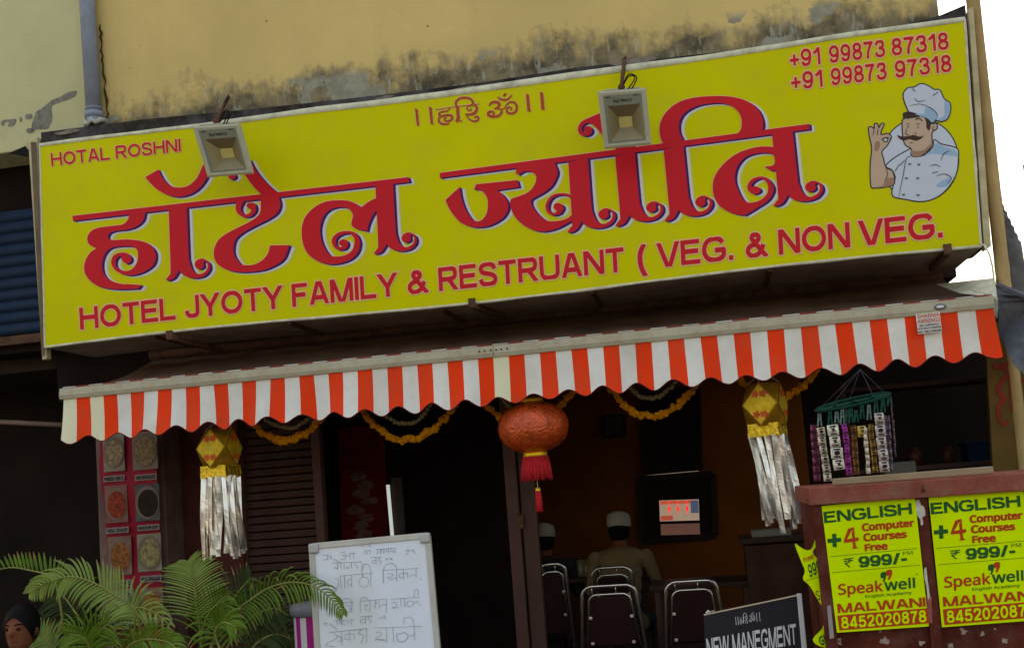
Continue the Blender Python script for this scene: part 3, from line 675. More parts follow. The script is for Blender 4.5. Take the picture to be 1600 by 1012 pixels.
epoly('hair', "360,340* 400,333 480,352 430,368 365,368", 'hair'); epoly('hair', "508,368 548,392 538,455 518,440 515,400", 'hair', False)
epoly('hat', "390,322 362,250 360,200 390,165 435,158 480,135 530,150 570,175 610,180 640,240 680,270 682,330 660,380 620,397 580,388 560,405 520,375 450,345 395,330", 'white')
epoly('hat_shade', "440,345 520,372 560,402 590,350 560,310 510,300 500,340", 'blue', False); epoly('hat_shade', "640,260 678,280 678,335 655,378 620,392 595,380 640,350", 'blue', False)
epoly('mustache', "315,487* 350,499 400,495 430,489 470,500 500,490* 480,515 440,528 402,518 360,526 330,512", 'hair', False)
for s_ in ("360,380 378,370 395,378", "440,385 465,374 492,396"): eline(s_, 2.0)
for s_ in ("385,440 375,480 400,490", "440,470 445,488", "398,290 470,276 545,302 592,348 578,392", "435,235 460,258 510,250", "410,638 380,652 355,780 325,922", "620,665 635,620 675,595", "540,700 580,692 612,708", "555,750 600,740", "585,772 640,755 690,785 660,822", "330,690 300,740", "150,490 158,450", "180,490 184,445", "205,520 240,505 270,512", "405,540 425,542", "572,425 560,445 570,455", "380,415 400,410", "445,412 475,412", "420,165 440,190", "600,190 560,220", "240,712 250,760 235,800", "370,660 330,700"): eline(s_)
for x, y in ((402, 680), (465, 683), (380, 777), (457, 777), (360, 890), (460, 893)): eline(f"{x-9},{y+2} {x},{y+11} {x+10},{y+2}", 1.8)
for x, y in ((392, 428), (460, 433)): eline(f"{x-4},{y} {x+4},{y+4}", 2.4)

# ------------------------------------------------------------------ flood lamps
def flood(q, Yt, Yb, label, arm):
    F = pxframe(q, [Yt, Yt, Yb, Yb]); c = F(.5, 0, -.05)
    t = thing('flood_light', c, label, 'lamp', 'flood lamps in front of the sign')
    def R4(a, w, m=1): return [F(a, a*m, w), F(1-a, a*m, w), F(1-a, 1-a*m, w), F(a, 1-a*m, w)]
    # housing: rim + back body
    b = MB(); o = R4(0, 0); i_ = R4(.035, .006); k = R4(.10, .004, .8); bk = R4(.0, -.02); bb = R4(.14, -.06)
    V = o+i_+k+bk+bb; Fc = []
    for a, c_ in ((0, 4), (4, 8), (0, 12), (12, 16)):
        for j in range(4): Fc.append((a+j, a+(j+1) % 4, c_+(j+1) % 4, c_+j))
    Fc.append((16, 17, 18, 19)); b.add(V, Fc); b.build('housing', M['lampwhite'], t, .002)
    b = MB(); u0, u1, v0, v1 = .17, .86, .26, .88
    o = [F(.10, .08, .0045), F(.90, .08, .0045), F(.90, .92, .0045), F(.10, .92, .0045)]; h = [F(u0, v0, .004), F(u1, v0, .004), F(u1, v1, .004), F(u0, v1, .004)]
    b.add(o+h, [(j, (j+1) % 4, 4+(j+1) % 4, 4+j) for j in range(4)]); b.build('front_panel', M['lampgrey'], t)
    b = MB(); l = [F(.36, .47, -.045), F(.64, .47, -.045), F(.64, .66, -.045), F(.36, .66, -.045)]
    b.add(h+l, [(j, (j+1) % 4, 4+(j+1) % 4, 4+j) for j in range(4)]); b.build('reflector', M['glassdark'], t)
    b = MB(); l2 = [p+F.n*.001 for p in l]; b.add(l2, [(0, 1, 2, 3)]); b.build('led_chip', M['led'], t)
    # lettering printed upside down
    def sub(u0, v0, u1, v1):
        return lambda u, v, w=0: F(u0+(u1-u0)*u, v0+(v1-v0)*v, w)
    b = MB(); put_text(b, 'COMLITE', sub(.30, .155, .69, .208), .006, .02, .03, rev=True); b.build('lettering', M['black'], t); b = MB()
    put_text(b, 'IP65', sub(.15, .10, .25, .125), .006, .02, .02, rev=True); b.build('lettering', M['black'], t); b = MB(); put_text(b, 'LED', sub(.73, .09, .84, .115), .006, .02, .02, rev=True)
    b.build('lettering', M['black'], t)
    # arm and wires
    top = F(.5, 0, -.03)
    a = [at(x, y, Y) for x, y, Y in arm]
    b = MB(); b.tube(a, .011, 8); b.lathe(a[-1], [(.018, -.012), (.02, 0), (.018, .012)], 12, R=Matrix.Rotation(rad(90), 3, 'X')); b.build('arm', M['rust'], t)
    b = MB(); w0 = F(.62, 0, -.02)
    for kx in range(2):
        pts = [w0+Vector((.02*kx, 0, 0)), w0+Vector((.045+.01*kx, -.02, .05)), w0+Vector((.01, .01, .075+.01*kx)), w0+Vector((-.03, .03, .03)), a[0].lerp(a[-1], .5)+Vector((.012*kx, -.012, 0)), a[0]+Vector((.01, .0, .03))]
        pts2 = []
        for i in range(len(pts)-1):
            for s_ in range(4):
                p0 = pts[max(i-1, 0)]; p1 = pts[i]; p2 = pts[i+1]; p3 = pts[min(i+2, len(pts)-1)]; tt = s_/4
                pts2.append(.5*((2*p1)+(-p0+p2)*tt+(2*p0-5*p1+4*p2-p3)*tt*tt+(-p0+3*p1-3*p2+p3)*tt**3))
        b.tube(pts2, .0035, 5)
    b.build('cable', M['black'], t)
    b = MB(); b.bar(F(.12, -.01, -.035), F(.88, -.01, -.035), .02, .006); b.build('yoke', M['lampwhite'], t)
    return t
flood([(301, 198), (374, 193), (395, 271), (325, 277)], -.36, -.26, 'flood lamp tilted sideways, near the words at the sign\'s upper left corner', [(357, 152, .28), (350, 165, .05), (343, 178, -.15), (338, 190, -.30)])
flood([(934, 143.5), (1009, 138), (1017.5, 225.5), (944.5, 232.5)], -.36, -.26, 'flood lamp hanging straight over the middle of the right Devanagari word', [(976, 92, .28), (975, 100, -.02), (973, 118, -.2), (971, 137, -.33)])

# ------------------------------------------------------------------ awning
YA = -.30
L0 = at(101, 623, YA); R0 = at(1551, 481, YA)
zA = (L0.z+R0.z)/2
aw = thing('awning', ((L0.x+R0.x)/2, .7, zA), 'orange and white striped awning with a scalloped front under the yellow sign', 'awning')
def bx(px_, py_, Y=YA): return at(px_, py_, Y).x
AX0, AX1 = L0.x, R0.x
def zline(x): return L0.z+(R0.z-L0.z)*(x-AX0)/(AX1-AX0)
s0 = bx(121, 621); s29 = bx(1523, 484); per = (s29-s0)/29
a0x = bx(139.5, 690); a26 = bx(1519, 540); sper = (a26-a0x)/26
# valance: columns cut exactly at stripe edges
xs = [AX0]; k = -2
edges = sorted([s0+i*per for i in range(-1, 32)]+[s0+(i+.5)*per for i in range(-1, 32)])
def stripe_mat(x):
    f = ((x-s0)/per) % 1.0; i = math.floor((x-s0)/per)
    if f < .5: return 0
    if i < 1 or i == 15-1 and False: return 2
    if i == 14: return 2
    return 1
cuts = [AX0]+[e for e in edges if AX0 < e < AX1]+[AX1]
VAL = .262
def vpoint(x, v):
    ph = (x-a0x)/sper*2*math.pi
    ln = VAL-.022+(-.022+.003*math.sin(x*5.3))*math.cos(ph)+.005*math.sin(x*3.1)
    z = zline(x)-v*ln
    y = YA-.010+.017*math.sin(x*11.0+math.sin(x*3))*v+.009*math.sin(x*27+2*math.sin(x*5))*v-.02*v*v
    xx = x+.006*math.sin(x*9+1.3)*v
    if x > AX1-.06: xx += .012*v
    return Vector((xx, y, z))
b = MB()
for a, c in zip(cuts[:-1], cuts[1:]):
    n_ = 8; m_ = stripe_mat((a+c)/2); V = [vpoint(a+(c-a)*i/n_, j/8) for j in range(9) for i in range(n_+1)]
    b.add(V, [(j*(n_+1)+i, (j+1)*(n_+1)+i, (j+1)*(n_+1)+i+1, j*(n_+1)+i+1) for j in range(8) for i in range(n_)], m_, True)
b.build('valance', [M['orange'], M['white'], M['stainwhite']], aw)
# hem of the scallops
b = MB(); b.tube([vpoint(AX0+(AX1-AX0)*i/400, 1.0) for i in range(401)], .0028, 5)
b.build('valance_hem', mat('hem_dark_red', (.16, .02, .02), .8), aw)
# front bar in two lengths with a joint
BH = .060
jx = bx(772, 553)
for a, c in ((AX0-.02, jx-.001), (jx+.001, AX1+.004)):
    b = MB(); P = []
    for x in (a, c):
        z = zline(x); P += [Vector((x, YA-.02, z-.004)), Vector((x, YA-.026, z+.018)), Vector((x, YA-.018, z+BH)), Vector((x, YA+.03, z+BH-.006)), Vector((x, YA+.03, z-.004))]
    b.add(P, [(i, (i+1) % 5, 5+(i+1) % 5, 5+i) for i in range(5)]+[(4, 3, 2, 1, 0), (5, 6, 7, 8, 9)]); b.build('front_bar', M['barmetal'], aw, .003)
for i, dx in enumerate((-.075, -.045, -.012, .018, .045, .078)):
    b = MB(); x = jx+dx; b.lathe((x, YA-.0245, zline(x)+.034), [(.005, 0), (.004, .003)], 8, R=Matrix.Rotation(rad(90), 3, 'X')); b.build('rivet', M['black'], aw)
b = MB(); x = bx(1467, 479); b.lathe((x, YA-.027, zline(x)+.028), [(.03, 0), (.03, .003), (.024, .004)], 20, R=Matrix.Diagonal((1, 1, .5)) @ Matrix.Rotation(rad(90), 3, 'X')); b.build('maker_badge', mat('badge', (.12, .13, .13), .4, .5), aw)
b = MB(); b.lathe((x, YA-.0315, zline(x)+.028), [(.019, 0), (.018, .001)], 16, R=Matrix.Diagonal((1, 1, .4)) @ Matrix.Rotation(rad(90), 3, 'X')); b.build('badge_centre', M['boardwhite'], aw)
# striped fabric wrapped over the bar and the sooty top sheet rising to the wall
YR = .74; zR = at(800, 503, YR).z
def top_pt(x, t_):
    z = zline(x)+BH+.004; p = Vector((x, YA+.012, z)); 
    q = Vector((x*.995+.0, YR, zR+(zline(x)-zA)*.6)); r = p.lerp(q, t_); r.z -= .05*math.sin(math.pi*t_); return r
b = MB()
for a, c in zip(cuts[:-1], cuts[1:]):
    V = [Vector((x, YA-.0185, zline(x)+BH+.001)) for x in (a, c)]+[Vector((x, YA-.010, zline(x)+BH+.008)) for x in (a, c)]+[top_pt(a, .03), top_pt(c, .03)]
    mm = 0 if ((( (a+c)/2-s0)/per) % 1) < .5 else 1
    b.add(V, [(0, 1, 3, 2), (2, 3, 5, 4)], mm, True)
b.build('striped_wrap', [M['dirtyred'], M['dirtywhite']], aw)
b = MB(); n_ = 60; V = [top_pt(AX0+(AX1-AX0)*i/n_, .03+.97*j/8)+Vector((0, 0, .006*math.sin(i*1.7))) for j in range(9) for i in range(n_+1)]
b.add(V, [(j*(n_+1)+i, j*(n_+1)+i+1, (j+1)*(n_+1)+i+1, (j+1)*(n_+1)+i) for j in range(8) for i in range(n_)], 0, True)
b.build('top_canvas', M['dirtycanvas'], aw)
b = MB(); b.tube([(AX0, YR-.02, zR+.02), (AX1, YR-.02, zR+.02)], .035, 12); b.build('roller', M['rust'], aw)
# folding arms
for fx in (.15, .5, .85):
    x = AX0+(AX1-AX0)*fx; b = MB(); e = Vector((x+.5*(1 if fx < .6 else -1), .25, zA-.02))
    b.bar((x, YR, zR-.05), e, .03, .04); b.bar(e, (x+.08, YA+.03, zline(x)+.01), .03, .04); b.build('folding_arm', M['rust'], aw)
# white sheet flap over the right end
b = MB(); q = [at(1462, 444, .5), at(1554, 434, .1), at(1557, 462, -.2), at(1549, 464, -.28), at(1500, 458, .1)]
b.add(q, [(0, 1, 2, 3, 4)]); b.build('end_flap', M['flexedge'], aw)
b = MB(); q = [at(1556, 436, -.05), at(1561, 470, -.1), at(1558, 498, -.1), at(1549, 485, -.1), at(1549, 464, -.15)]; b.add(q, [(0, 1, 2, 3, 4)]); b.build('end_flap', M['flexedge'], aw)
# maker's sticker
K10 = lambda x, y: (1400+x/10, 470+y/10)
q = [K10(305, 205), K10(680, 165), K10(720, 480), K10(345, 520)]
FS = pxframe(q, YA-.045)
FS = Frame([at(*K10(305, 205), YA-.030), at(*K10(680, 165), YA-.030), at(*K10(720, 480), YA-.046), at(*K10(345, 520), YA-.046)])
def sub(F, u0, v0, u1, v1): return lambda u, v, w=0: F(u0+(u1-u0)*u, v0+(v1-v0)*v, w)
b = MB(); b.add([FS(0, 0), FS(1, 0), FS(1, 1), FS(0, 1)], [(0, 1, 2, 3)]); b.build('sticker', mat('sticker_white', (.60, .55, .48), .5), aw)
b = MB(); put_text(b, 'SHARMA', sub(FS, .06, .03, .98, .24), .001, .02, .02); put_text(b, 'AWNINGS', sub(FS, .04, .28, .97, .50), .001, .02, .02); b.build('sticker_lettering', mat('sticker_red', (.50, .13, .07), .6), aw)
b = MB(); put_text(b, 'MR. CAMPWALA', sub(FS, .10, .55, .92, .65), .001, .02, .02); put_text(b, '(O) 9322208839', sub(FS, .04, .70, .98, .81), .001, .02, .02); put_text(b, 'MO. 9821388338', sub(FS, .02, .86, .98, .97), .001, .02, .02); b.build('sticker_lettering', M['black'], aw)

# ------------------------------------------------------------------ marigold garlands
def blob(name, m, r, seed, squash=.75):
    bm = bmesh.new(); bmesh.ops.create_icosphere(bm, subdivisions=2, radius=1)
    rnd = random.Random(seed)
    for v in bm.verts: v.co *= r*(1+rnd.uniform(-.25, .22)); v.co.z *= squash
    me = bpy.data.meshes.new(name); bm.to_mesh(me); bm.free(); me.materials.append(m); return me
FL = [blob('flower', M['marigold'], .021, k) for k in range(3)]; FWt = [blob('flower', M['whiteflower'], .014, 10+k) for k in range(2)]
def swag(p, nfl, label, inner=None, Y=.0):
    P = [at(x, y, Y) for x, y in p]
    t = thing('garland', P[0], label, 'garland', 'flower garlands under the awning')
    def arc(P, n):
        return [P[0]*(1-s)**2+(P[1]*2-(P[0]+P[2])*.5)*2*s*(1-s)+P[2]*s*s for s in [i/(n-1) for i in range(n)]]
    nfl = int(nfl*1.5); L_ = arc(P, nfl); b = MB(); b.tube(L_, .003, 5); b.build('string', M['stem'], t)
    for i, c in enumerate(L_):
        o = bpy.data.objects.new('flower', FL[i % 3]); COL.objects.link(o); o.parent = t; o.location = c-t.location+Vector((random.uniform(-.004, .004), random.uniform(-.008, .008), random.uniform(-.009, .009)))
        o.rotation_euler = (random.uniform(0, 6), random.uniform(0, 6), 0); o.scale = [random.uniform(.8, 1.18)]*3
    if inner:
        Q = arc([at(x, y, Y) for x, y in inner], 16)
        for i, c in enumerate(Q):
            o = bpy.data.objects.new('flower', FWt[i % 2]); COL.objects.link(o); o.parent = t; o.location = c-t.location+Vector((0, 0, random.uniform(-.004, .004))); o.rotation_euler = (random.uniform(0, 6), random.uniform(0, 6), 0)
        b = MB(); b.tube(Q, .002, 4); b.build('string', M['stem'], t)
swag([(388, 652), (447, 688), (506, 648)], 22, 'marigold garland hanging just right of the left foil lantern', [(415, 655), (452, 668), (485, 650)])
swag([(568, 642), (640, 687), (716, 625)], 24, 'full marigold loop with white inner string left of the red paper lantern', [(592, 640), (637, 662), (672, 632)])
swag([(752, 620), (815, 662), (895, 612)], 22, 'marigold loop mostly hidden behind the red paper lantern', [(785, 622), (815, 640), (850, 616)])
swag([(950, 600), (1020, 650), (1095, 592)], 24, 'full marigold loop with white inner string right of the red paper lantern', [(985, 605), (1018, 622), (1055, 598)])
swag([(1150, 585), (1215, 622), (1275, 575)], 20, 'marigold loop behind the right foil lantern')

# ------------------------------------------------------------------ foil sky lanterns (kandil)
def kandil(cx, cy, top, q, rot, band, strips, length, lean, label, Y=-.12):
    c = at(cx, cy, Y); t = thing('sky_lantern', c, label, 'lantern', 'foil festival lanterns')
    r = .125; h = .112; R = Matrix.Rotation(rot, 3, 'Z')
    T = [R @ Vector((r*.70*math.sin(a), -r*.70*math.cos(a), h)) for a in (0, rad(90), rad(180), rad(270))]
    Mi = [R @ Vector((r*1.06*math.sin(a), -r*1.06*math.cos(a), 0)) for a in (rad(45), rad(135), rad(225), rad(315))]
    Bt = [R @ Vector((r*.84*math.sin(a), -r*.84*math.cos(a), -h)) for a in (0, rad(90), rad(180), rad(270))]
    V = [c+v for v in T+Mi+Bt]
    b = MB(); Fc = []
    for i in range(4): Fc += [(i, 4+i, (i+1) % 4), (8+i, 8+(i+1) % 4, 4+i), (i, 4+(i-1) % 4, 8+i, 4+i)]
    Fc.append((0, 1, 2, 3)); b.add(V, Fc); b.build('body', M['golddull'], t)
    # diamond paper panels with pinked edges
    for i in range(4):
        q4 = [V[i], V[4+i], V[8+i], V[4+(i-1) % 4]]; ce = sum(q4, Vector())/4; nr = (q4[1]-q4[0]).cross(q4[2]-q4[0]).normalized()
        if nr.dot(ce-c) < 0: nr = -nr
        b = MB(); pts = []
        for k in range(4):
            a, d = q4[k], q4[(k+1) % 4]
            for s_ in range(18):
                f = s_/18; p = a.lerp(d, f); p = p+(ce-p)*(.10 if s_ % 2 else .02)+nr*.004; pts.append(p)
        b.add([ce+nr*.004]+pts, [(0, 1+k, 1+(k+1) % 72) for k in range(72)]); b.build('diamond_panel', M['kpanel'], t)
        for k, (fa, fb) in enumerate(((0, .48), (2, .48))):
            b = MB()
            for dx in (-.12, .12):
                m0 = ce.lerp(q4[fa], fb)+(q4[1]-q4[3])*dx*.9
                ax = (q4[1]-q4[3]).normalized(); ay = nr.cross(ax)
                b.add([m0+nr*(.0055+.0002*k)]+[m0+nr*(.0055+.0002*k)+(ax*math.cos(z)+ay*math.sin(z))*.019*(1+.25*math.cos(5*z)) for z in np.linspace(0, 2*math.pi, 21)[:-1]], [(0, 1+j, 1+(j+1) % 20) for j in range(20)])
            b.build('flower_print', M['kred'], t)
    # skirt band
    b = MB(); zt_, zb_ = -h, -h-band; rr = r*.92
    for i in range(4):
        a = R @ Vector((rr*math.sin(rad(90*i-45)), -rr*math.cos(rad(90*i-45)), 0)); d = R @ Vector((rr*math.sin(rad(90*i+45)), -rr*math.cos(rad(90*i+45)), 0)); n_ = 10; VV = []
        for j in range(n_+1):
            p = a.lerp(d, j/n_); o_ = 1+.03*math.sin(j*2.3+i); VV += [c+Vector((p.x*.99, p.y*.99, zt_+.012)), c+Vector((p.x*o_, p.y*o_, (zt_+zb_)/2)), c+Vector((p.x*1.02, p.y*1.02, zb_+.004*math.sin(j*3)))]
        b.add(VV, [(3*j+k, 3*j+k+1, 3*j+k+4, 3*j+k+3) for j in range(n_) for k in range(2)])
    b.build('skirt_band', M['gold'], t)
    # foil streamers
    for k in range(strips):
        side = k % 4; f = (k//4+.5)/math.ceil(strips/4)+random.uniform(-.08, .08)
        a = R @ Vector((rr*math.sin(rad(90*side-45)), -rr*math.cos(rad(90*side-45)), 0)); d = R @ Vector((rr*math.sin(rad(90*side+45)), -rr*math.cos(rad(90*side+45)), 0))
        st = c+a.lerp(d, f)*.95+Vector((0, 0, zb_+.006)); w = random.uniform(.011, .020); ln = length*random.uniform(.86, 1.04); ax = Vector((1, random.uniform(-.5, .5), 0)).normalized()
        b = MB(); VV = []; n_ = 26; ph = random.uniform(0, 6); lx = lean+random.uniform(-.045, .045)
        for j in range(n_+1):
            s_ = j/n_; p = st+Vector((lx*s_+.003*math.sin(ph+s_*5), .006*math.sin(ph*2+s_*6), -ln*s_)); tw = ax*math.cos(.5*math.sin(ph+s_*3))+Vector((0, 1, 0))*math.sin(.5*math.sin(ph+s_*3))
            cr = .0025*math.sin(s_*23+ph)*random.uniform(.2, 1)
            VV += [p-tw*w, p+Vector((0, cr, 0)), p+tw*w]
        b.add(VV, [(3*j+i, 3*j+i+1, 3*j+i+4, 3*j+i+3) for j in range(n_) for i in range(2)]); b.build('streamer', M['silver'], t)
    b = MB(); ct = c+Vector((0, 0, h)); b.tube([ct, ct+Vector((0, .05, top))], .002, 5)
    for v in T: b.tube([c+v, ct+Vector((0, 0, .06))], .0015, 4)
    b.build('string', M['boardwhite'], t)
M['kpanel'] = mat('kandil_panel', (.60, .36, .02), .4, .25, var=.3, scale=16, dirt=(.34, .30, .04), dscale=12, damt=.6, bump=.4)
M['kred'] = mat('kandil_print', (.55, .09, .02), .5, var=.3, scale=30)
kandil(343, 700, .15, None, rad(-6), .055, 17, .46, .0, 'gold foil lantern with silver streamers at the left end of the awning')
kandil(1195, 632, .15, None, rad(-18), .055, 14, .50, .035, 'gold foil lantern with silver streamers beside the hanging sachets')

# red paper lantern
c = at(833, 667, -.12); t = thing('paper_lantern', c, 'round red glossy lantern with gold ring and red tassel under the awning', 'lantern')
R7 = Matrix.Rotation(rad(-2), 3, 'Y')
b = MB(); n_ = 48; V = []; rw, rh = .195, .142
for j in range(25):
    ph = -math.pi/2+math.pi*j/24; zz = rh*math.sin(ph); rr = rw*math.cos(ph)**.85 if math.cos(ph) > 0 else 0
    rr = max(rr, .06)
    for k in range(n_):
        a = 2*math.pi*k/n_; r_ = rr*(1+.012*math.cos(a*12)); V.append(c+R7 @ Vector((r_*math.cos(a), r_*math.sin(a), zz)))
b.add(V, [(j*n_+k, j*n_+(k+1) % n_, (j+1)*n_+(k+1) % n_, (j+1)*n_+k) for j in range(24) for k in range(n_)], 0, True); b.build('globe', M['fred'], t)
M['goldring'] = mat('gold_ring', (.85, .52, .03), .35, .5, var=.1)
b = MB(); b.lathe(c+Vector((.0, 0, -rh-.022)), [(.062, 0), (.066, .004), (.066, .024), (.060, .028)], 28); b.build('gold_ring', M['goldring'], t)
b = MB(); b.lathe(c+Vector((.0, 0, rh-.006)), [(.062, 0), (.066, .004), (.066, .02), (.060, .024)], 28); b.build('gold_ring', M['goldring'], t)
b = MB()
for k in range(72):
    a = 2*math.pi*k/72; r0 = .066+random.uniform(-.004, .002); p = c+Vector((r0*math.cos(a), r0*math.sin(a), -rh-.018)); ln = .128+random.uniform(-.012, .008)
    b.tube([p, p+Vector((.012*math.cos(a), .012*math.sin(a), -ln*.5)), p+Vector((.018*math.cos(a)+random.uniform(-.004, .004), .016*math.sin(a), -ln))], [.0035, .0045, .004], 5)
b.build('fringe', M['fringe'], t)
b = MB(); e = c+Vector((.0, 0, -rh-.02)); z0 = at(848, 765, -.12).z; z1 = at(849, 798, -.12).z
b.tube([e, Vector((e.x, e.y, z0))], .002, 5); b.build('thread', M['boardwhite'], t)
b = MB(); b.lathe((e.x, e.y, z0-.008), [(.012, 0), (.016, .006), (.013, .022)], 12); b.build('bead', M['goldring'], t)
b = MB()
for k in range(26):
    a = 2*math.pi*k/26; r0 = .013; p = Vector((e.x+r0*math.cos(a), e.y+r0*math.sin(a), z0-.004)); b.tube([p, Vector((p.x+.005*math.cos(a), p.y+.005*math.sin(a), z1+random.uniform(-.004, .004)))], .0032, 5)
b.build('tassel', M['fringe'], t)
b = MB(); b.tube([c+Vector((0, 0, rh+.01)), c+Vector((0, .05, rh+.2))], .003, 5); b.build('hook_wire', M['steel'], t)

# ------------------------------------------------------------------ left part of the front: banner, pillars, shutters
def panelpoly(name, q, Y, thick, m, parent, bevel=0):
    b = MB(); P = [at(x, y, Y) for x, y in q]; b.hexa(P+[p+Vector((0, thick, 0)) for p in P]); return b.build(name, m, parent, bevel)
Z4 = lambda x, y: (150+x/3.49, 670+y/3.49)
bn = thing('menu_banner', at(205, 950, .5), 'tall red menu banner with photographs of dishes beside the foil lantern', 'banner')
mred = mat('banner_red', (.26, .008, .02), .5, var=.15)
b = MB(); V = []; Lp = catmull([(22, 0), (22, 120), (18, 220), (42, 400), (55, 560), (75, 860), (95, 1150), (100, 1500)], 6, False); Rp = catmull([(320, 0), (326, 60), (335, 300), (348, 520), (352, 700), (366, 960), (380, 1200), (390, 1500)], 6, False)
for (a, c2) in zip(Lp, Rp):
    for i in range(9): 
        f = i/8; x = a[0]*(1-f)+c2[0]*f; y = a[1]*(1-f)+c2[1]*f; V.append(at(*Z4(x, y), .5+.01*math.sin(y*.012+f)))
nb = len(Lp); b.add(V, [(j*9+i, (j+1)*9+i, (j+1)*9+i+1, j*9+i+1) for j in range(nb-1) for i in range(8)], 0, True); b.build('sheet', mred, bn)
mcap = mat('caption_white', (.22, .18, .16), .6, var=.1); mtxt = mat('caption_ink', (.03, .012, .012), .6)
foods = [('FRIED RICE', (.45, .30, .16)), ('VEG NOODLES', (.40, .25, .12)), ('VEG SOUP', (.42, .06, .025)), ('MANCHOW SOUP', (.035, .02, .015)), ('VEGAN CHILLI', (.42, .14, .04)), ('VEG PULAO', (.42, .33, .14)), ('SALAD', (.35, .30, .2)), ('PANEER', (.48, .17, .03))]
cells = [((35, 30, 150, 235), (40, 258, 155, 290)), ((195, 20, 330, 225), (212, 250, 330, 283)), ((45, 310, 168, 515), (55, 540, 178, 572)), ((210, 305, 342, 505), (226, 525, 345, 556)), ((62, 590, 190, 800), (76, 828, 196, 862)), ((222, 575, 352, 780), (240, 802, 356, 838)), ((85, 875, 205, 1080), None), ((242, 868, 365, 1060), None)]
for (nm, colr), (ph, cp) in zip(foods, cells):
    x0_, y0_, x1_, y1_ = ph; b = MB(); dy = -(x1_-x0_)*.08
    b.add([at(*Z4(x, y), .485) for x, y in ((x0_, y0_), (x1_, y0_+dy), (x1_+8, y1_+dy), (x0_+8, y1_))], [(0, 1, 2, 3)]); b.build('dish_photo', mat('photo_ground', tuple(v*.35+.06 for v in colr), .6, var=.3, scale=12), bn)
    cx_, cy_ = (x0_+x1_)/2+4, (y0_+y1_)/2+dy/2; rx = (x1_-x0_)*.50; ry = min((y1_-y0_)*.46, rx*1.5)
    b = MB(); b.add([at(*Z4(x, y), .482) for x, y in circ(cx_, cy_, rx, ry, 24)], [tuple(range(24))]); b.build('plate_print', mat('plate_print', (.17, .11, .08), .5, var=.1), bn)
    fm = mat('dish_print', tuple(v*.42 for v in colr), .6, var=.6, scale=55, dirt=tuple(min(1, v*1.0) for v in colr), dscale=40, damt=.9)
    b = MB(); b.add([at(*Z4(x, y), .479) for x, y in circ(cx_+3, cy_+4, rx*.84, ry*.82, 24)], [tuple(range(24))]); b.build('food_print', fm, bn)
    if cp:
        x0_, y0_, x1_, y1_ = cp; dy = -(x1_-x0_)*.08; qd = [(x0_, y0_), (x1_, y0_+dy), (x1_+1, y1_+dy), (x0_+1, y1_)]
        b = MB(); b.add([at(*Z4(*p), .484) for p in qd], [(0, 1, 2, 3)]); b.build('caption', mcap, bn)
        F = Frame([at(*Z4(*p), .484) for p in qd]); b = MB(); put_text(b, nm, sub(F, .05, .2, .95, .82), .003, .03, .03); b.build('caption_lettering', mtxt, bn)
pil = thing('pillar', at(200, 960, .56), 'dark pillar that the menu banner hangs on', 'pillar')
pp_ = [at(x, 900, .56).x for x in (155, 262)]
b = MB(); b.box(((pp_[0]+pp_[1])/2, .70, 1.17), (pp_[1]-pp_[0], .25, 2.34)); b.build('shaft', mat('pillar_paint', (.16, .09, .075), .8, var=.3), pil, .01)
pil = thing('pillar', at(300, 960, .76), 'dark red wall pier between the menu banner and the slatted shutter', 'pillar')
x0_, x1_ = at(262, 850, .78).x, at(378, 850, .78).x
b = MB(); b.box(((x0_+x1_)/2+.01, .95, 1.32), (x1_-x0_-.02, .3, 2.62)); b.build('shaft', mat('pier_paint', (.085, .022, .018), .8, var=.3), pil, .01)
# slatted brown shutter
sh = thing('slatted_shutter', at(440, 900, .85), 'brown horizontally slatted shutter behind the left foil lantern', 'shutter')
x0_, x1_ = at(384, 780, .85).x, at(492, 780, .85).x
ztop = at(440, 655, .85).z
mslat = mat('shutter_slat', (.06, .026, .018), .6, var=.25)
b0 = MB(); b0.hexa([Vector((x0_, .86, .04)), Vector((x1_, .86, .04)), Vector((x1_, .845, -.0)), Vector((x0_, .845, -.0))]+[Vector((x0_, .875, .04)), Vector((x1_, .875, .04)), Vector((x1_, .86, -.0)), Vector((x0_, .86, -.0))])
sl = b0.build('slat', mslat, None); me_s = sl.data; bpy.data.objects.remove(sl)
nsl = int((ztop-.3)/.052)
for i in range(nsl):
    o = bpy.data.objects.new('slat', me_s); COL.objects.link(o); o.parent = sh; o.location = Vector((0, 0, ztop-.05-i*.052))-sh.location
for x in (x0_-.03, x1_+.03):
    b = MB(); b.box((x, .87, ztop/2), (.058, .07, ztop)); b.build('side_rail', M['brownpost'], sh, .004)
# neighbour's blue shutter, far left
bs = thing('roller_shutter', at(20, 540, 0.56), 'blue ribbed roller shutter of the shop at the far left', 'shutter')
x0_, x1_ = at(-160, 420, 0.56).x, at(66, 420, 0.56).x; z1_ = at(30, 328, 0.56).z; z0_ = at(30, 522, 0.56).z; ns = 11
b = MB(); hh = (z1_-z0_)/ns; V = []
for a, y in ((0, 0), (.15, -.018), (.45, -.024), (.75, -.018), (.9, 0), (1, 0)): V += [Vector((x0_, 0.56+y, hh*a)), Vector((x1_, 0.56+y, hh*a))]
b.add(V, [(2*i, 2*i+1, 2*i+3, 2*i+2) for i in range(5)], 0, True); o = b.build('slat', M['bluepaint']); me_s = o.data; bpy.data.objects.remove(o)
for i in range(ns):
    o = bpy.data.objects.new('slat', me_s); COL.objects.link(o); o.parent = bs; o.location = Vector((0, 0, z0_+hh*i))-bs.location
b = MB(); b.box(((x0_+x1_)/2, 0.56, z0_-.04), (x1_-x0_, .05, .06)); b.build('bottom_rail', M['rust'], bs, .004)
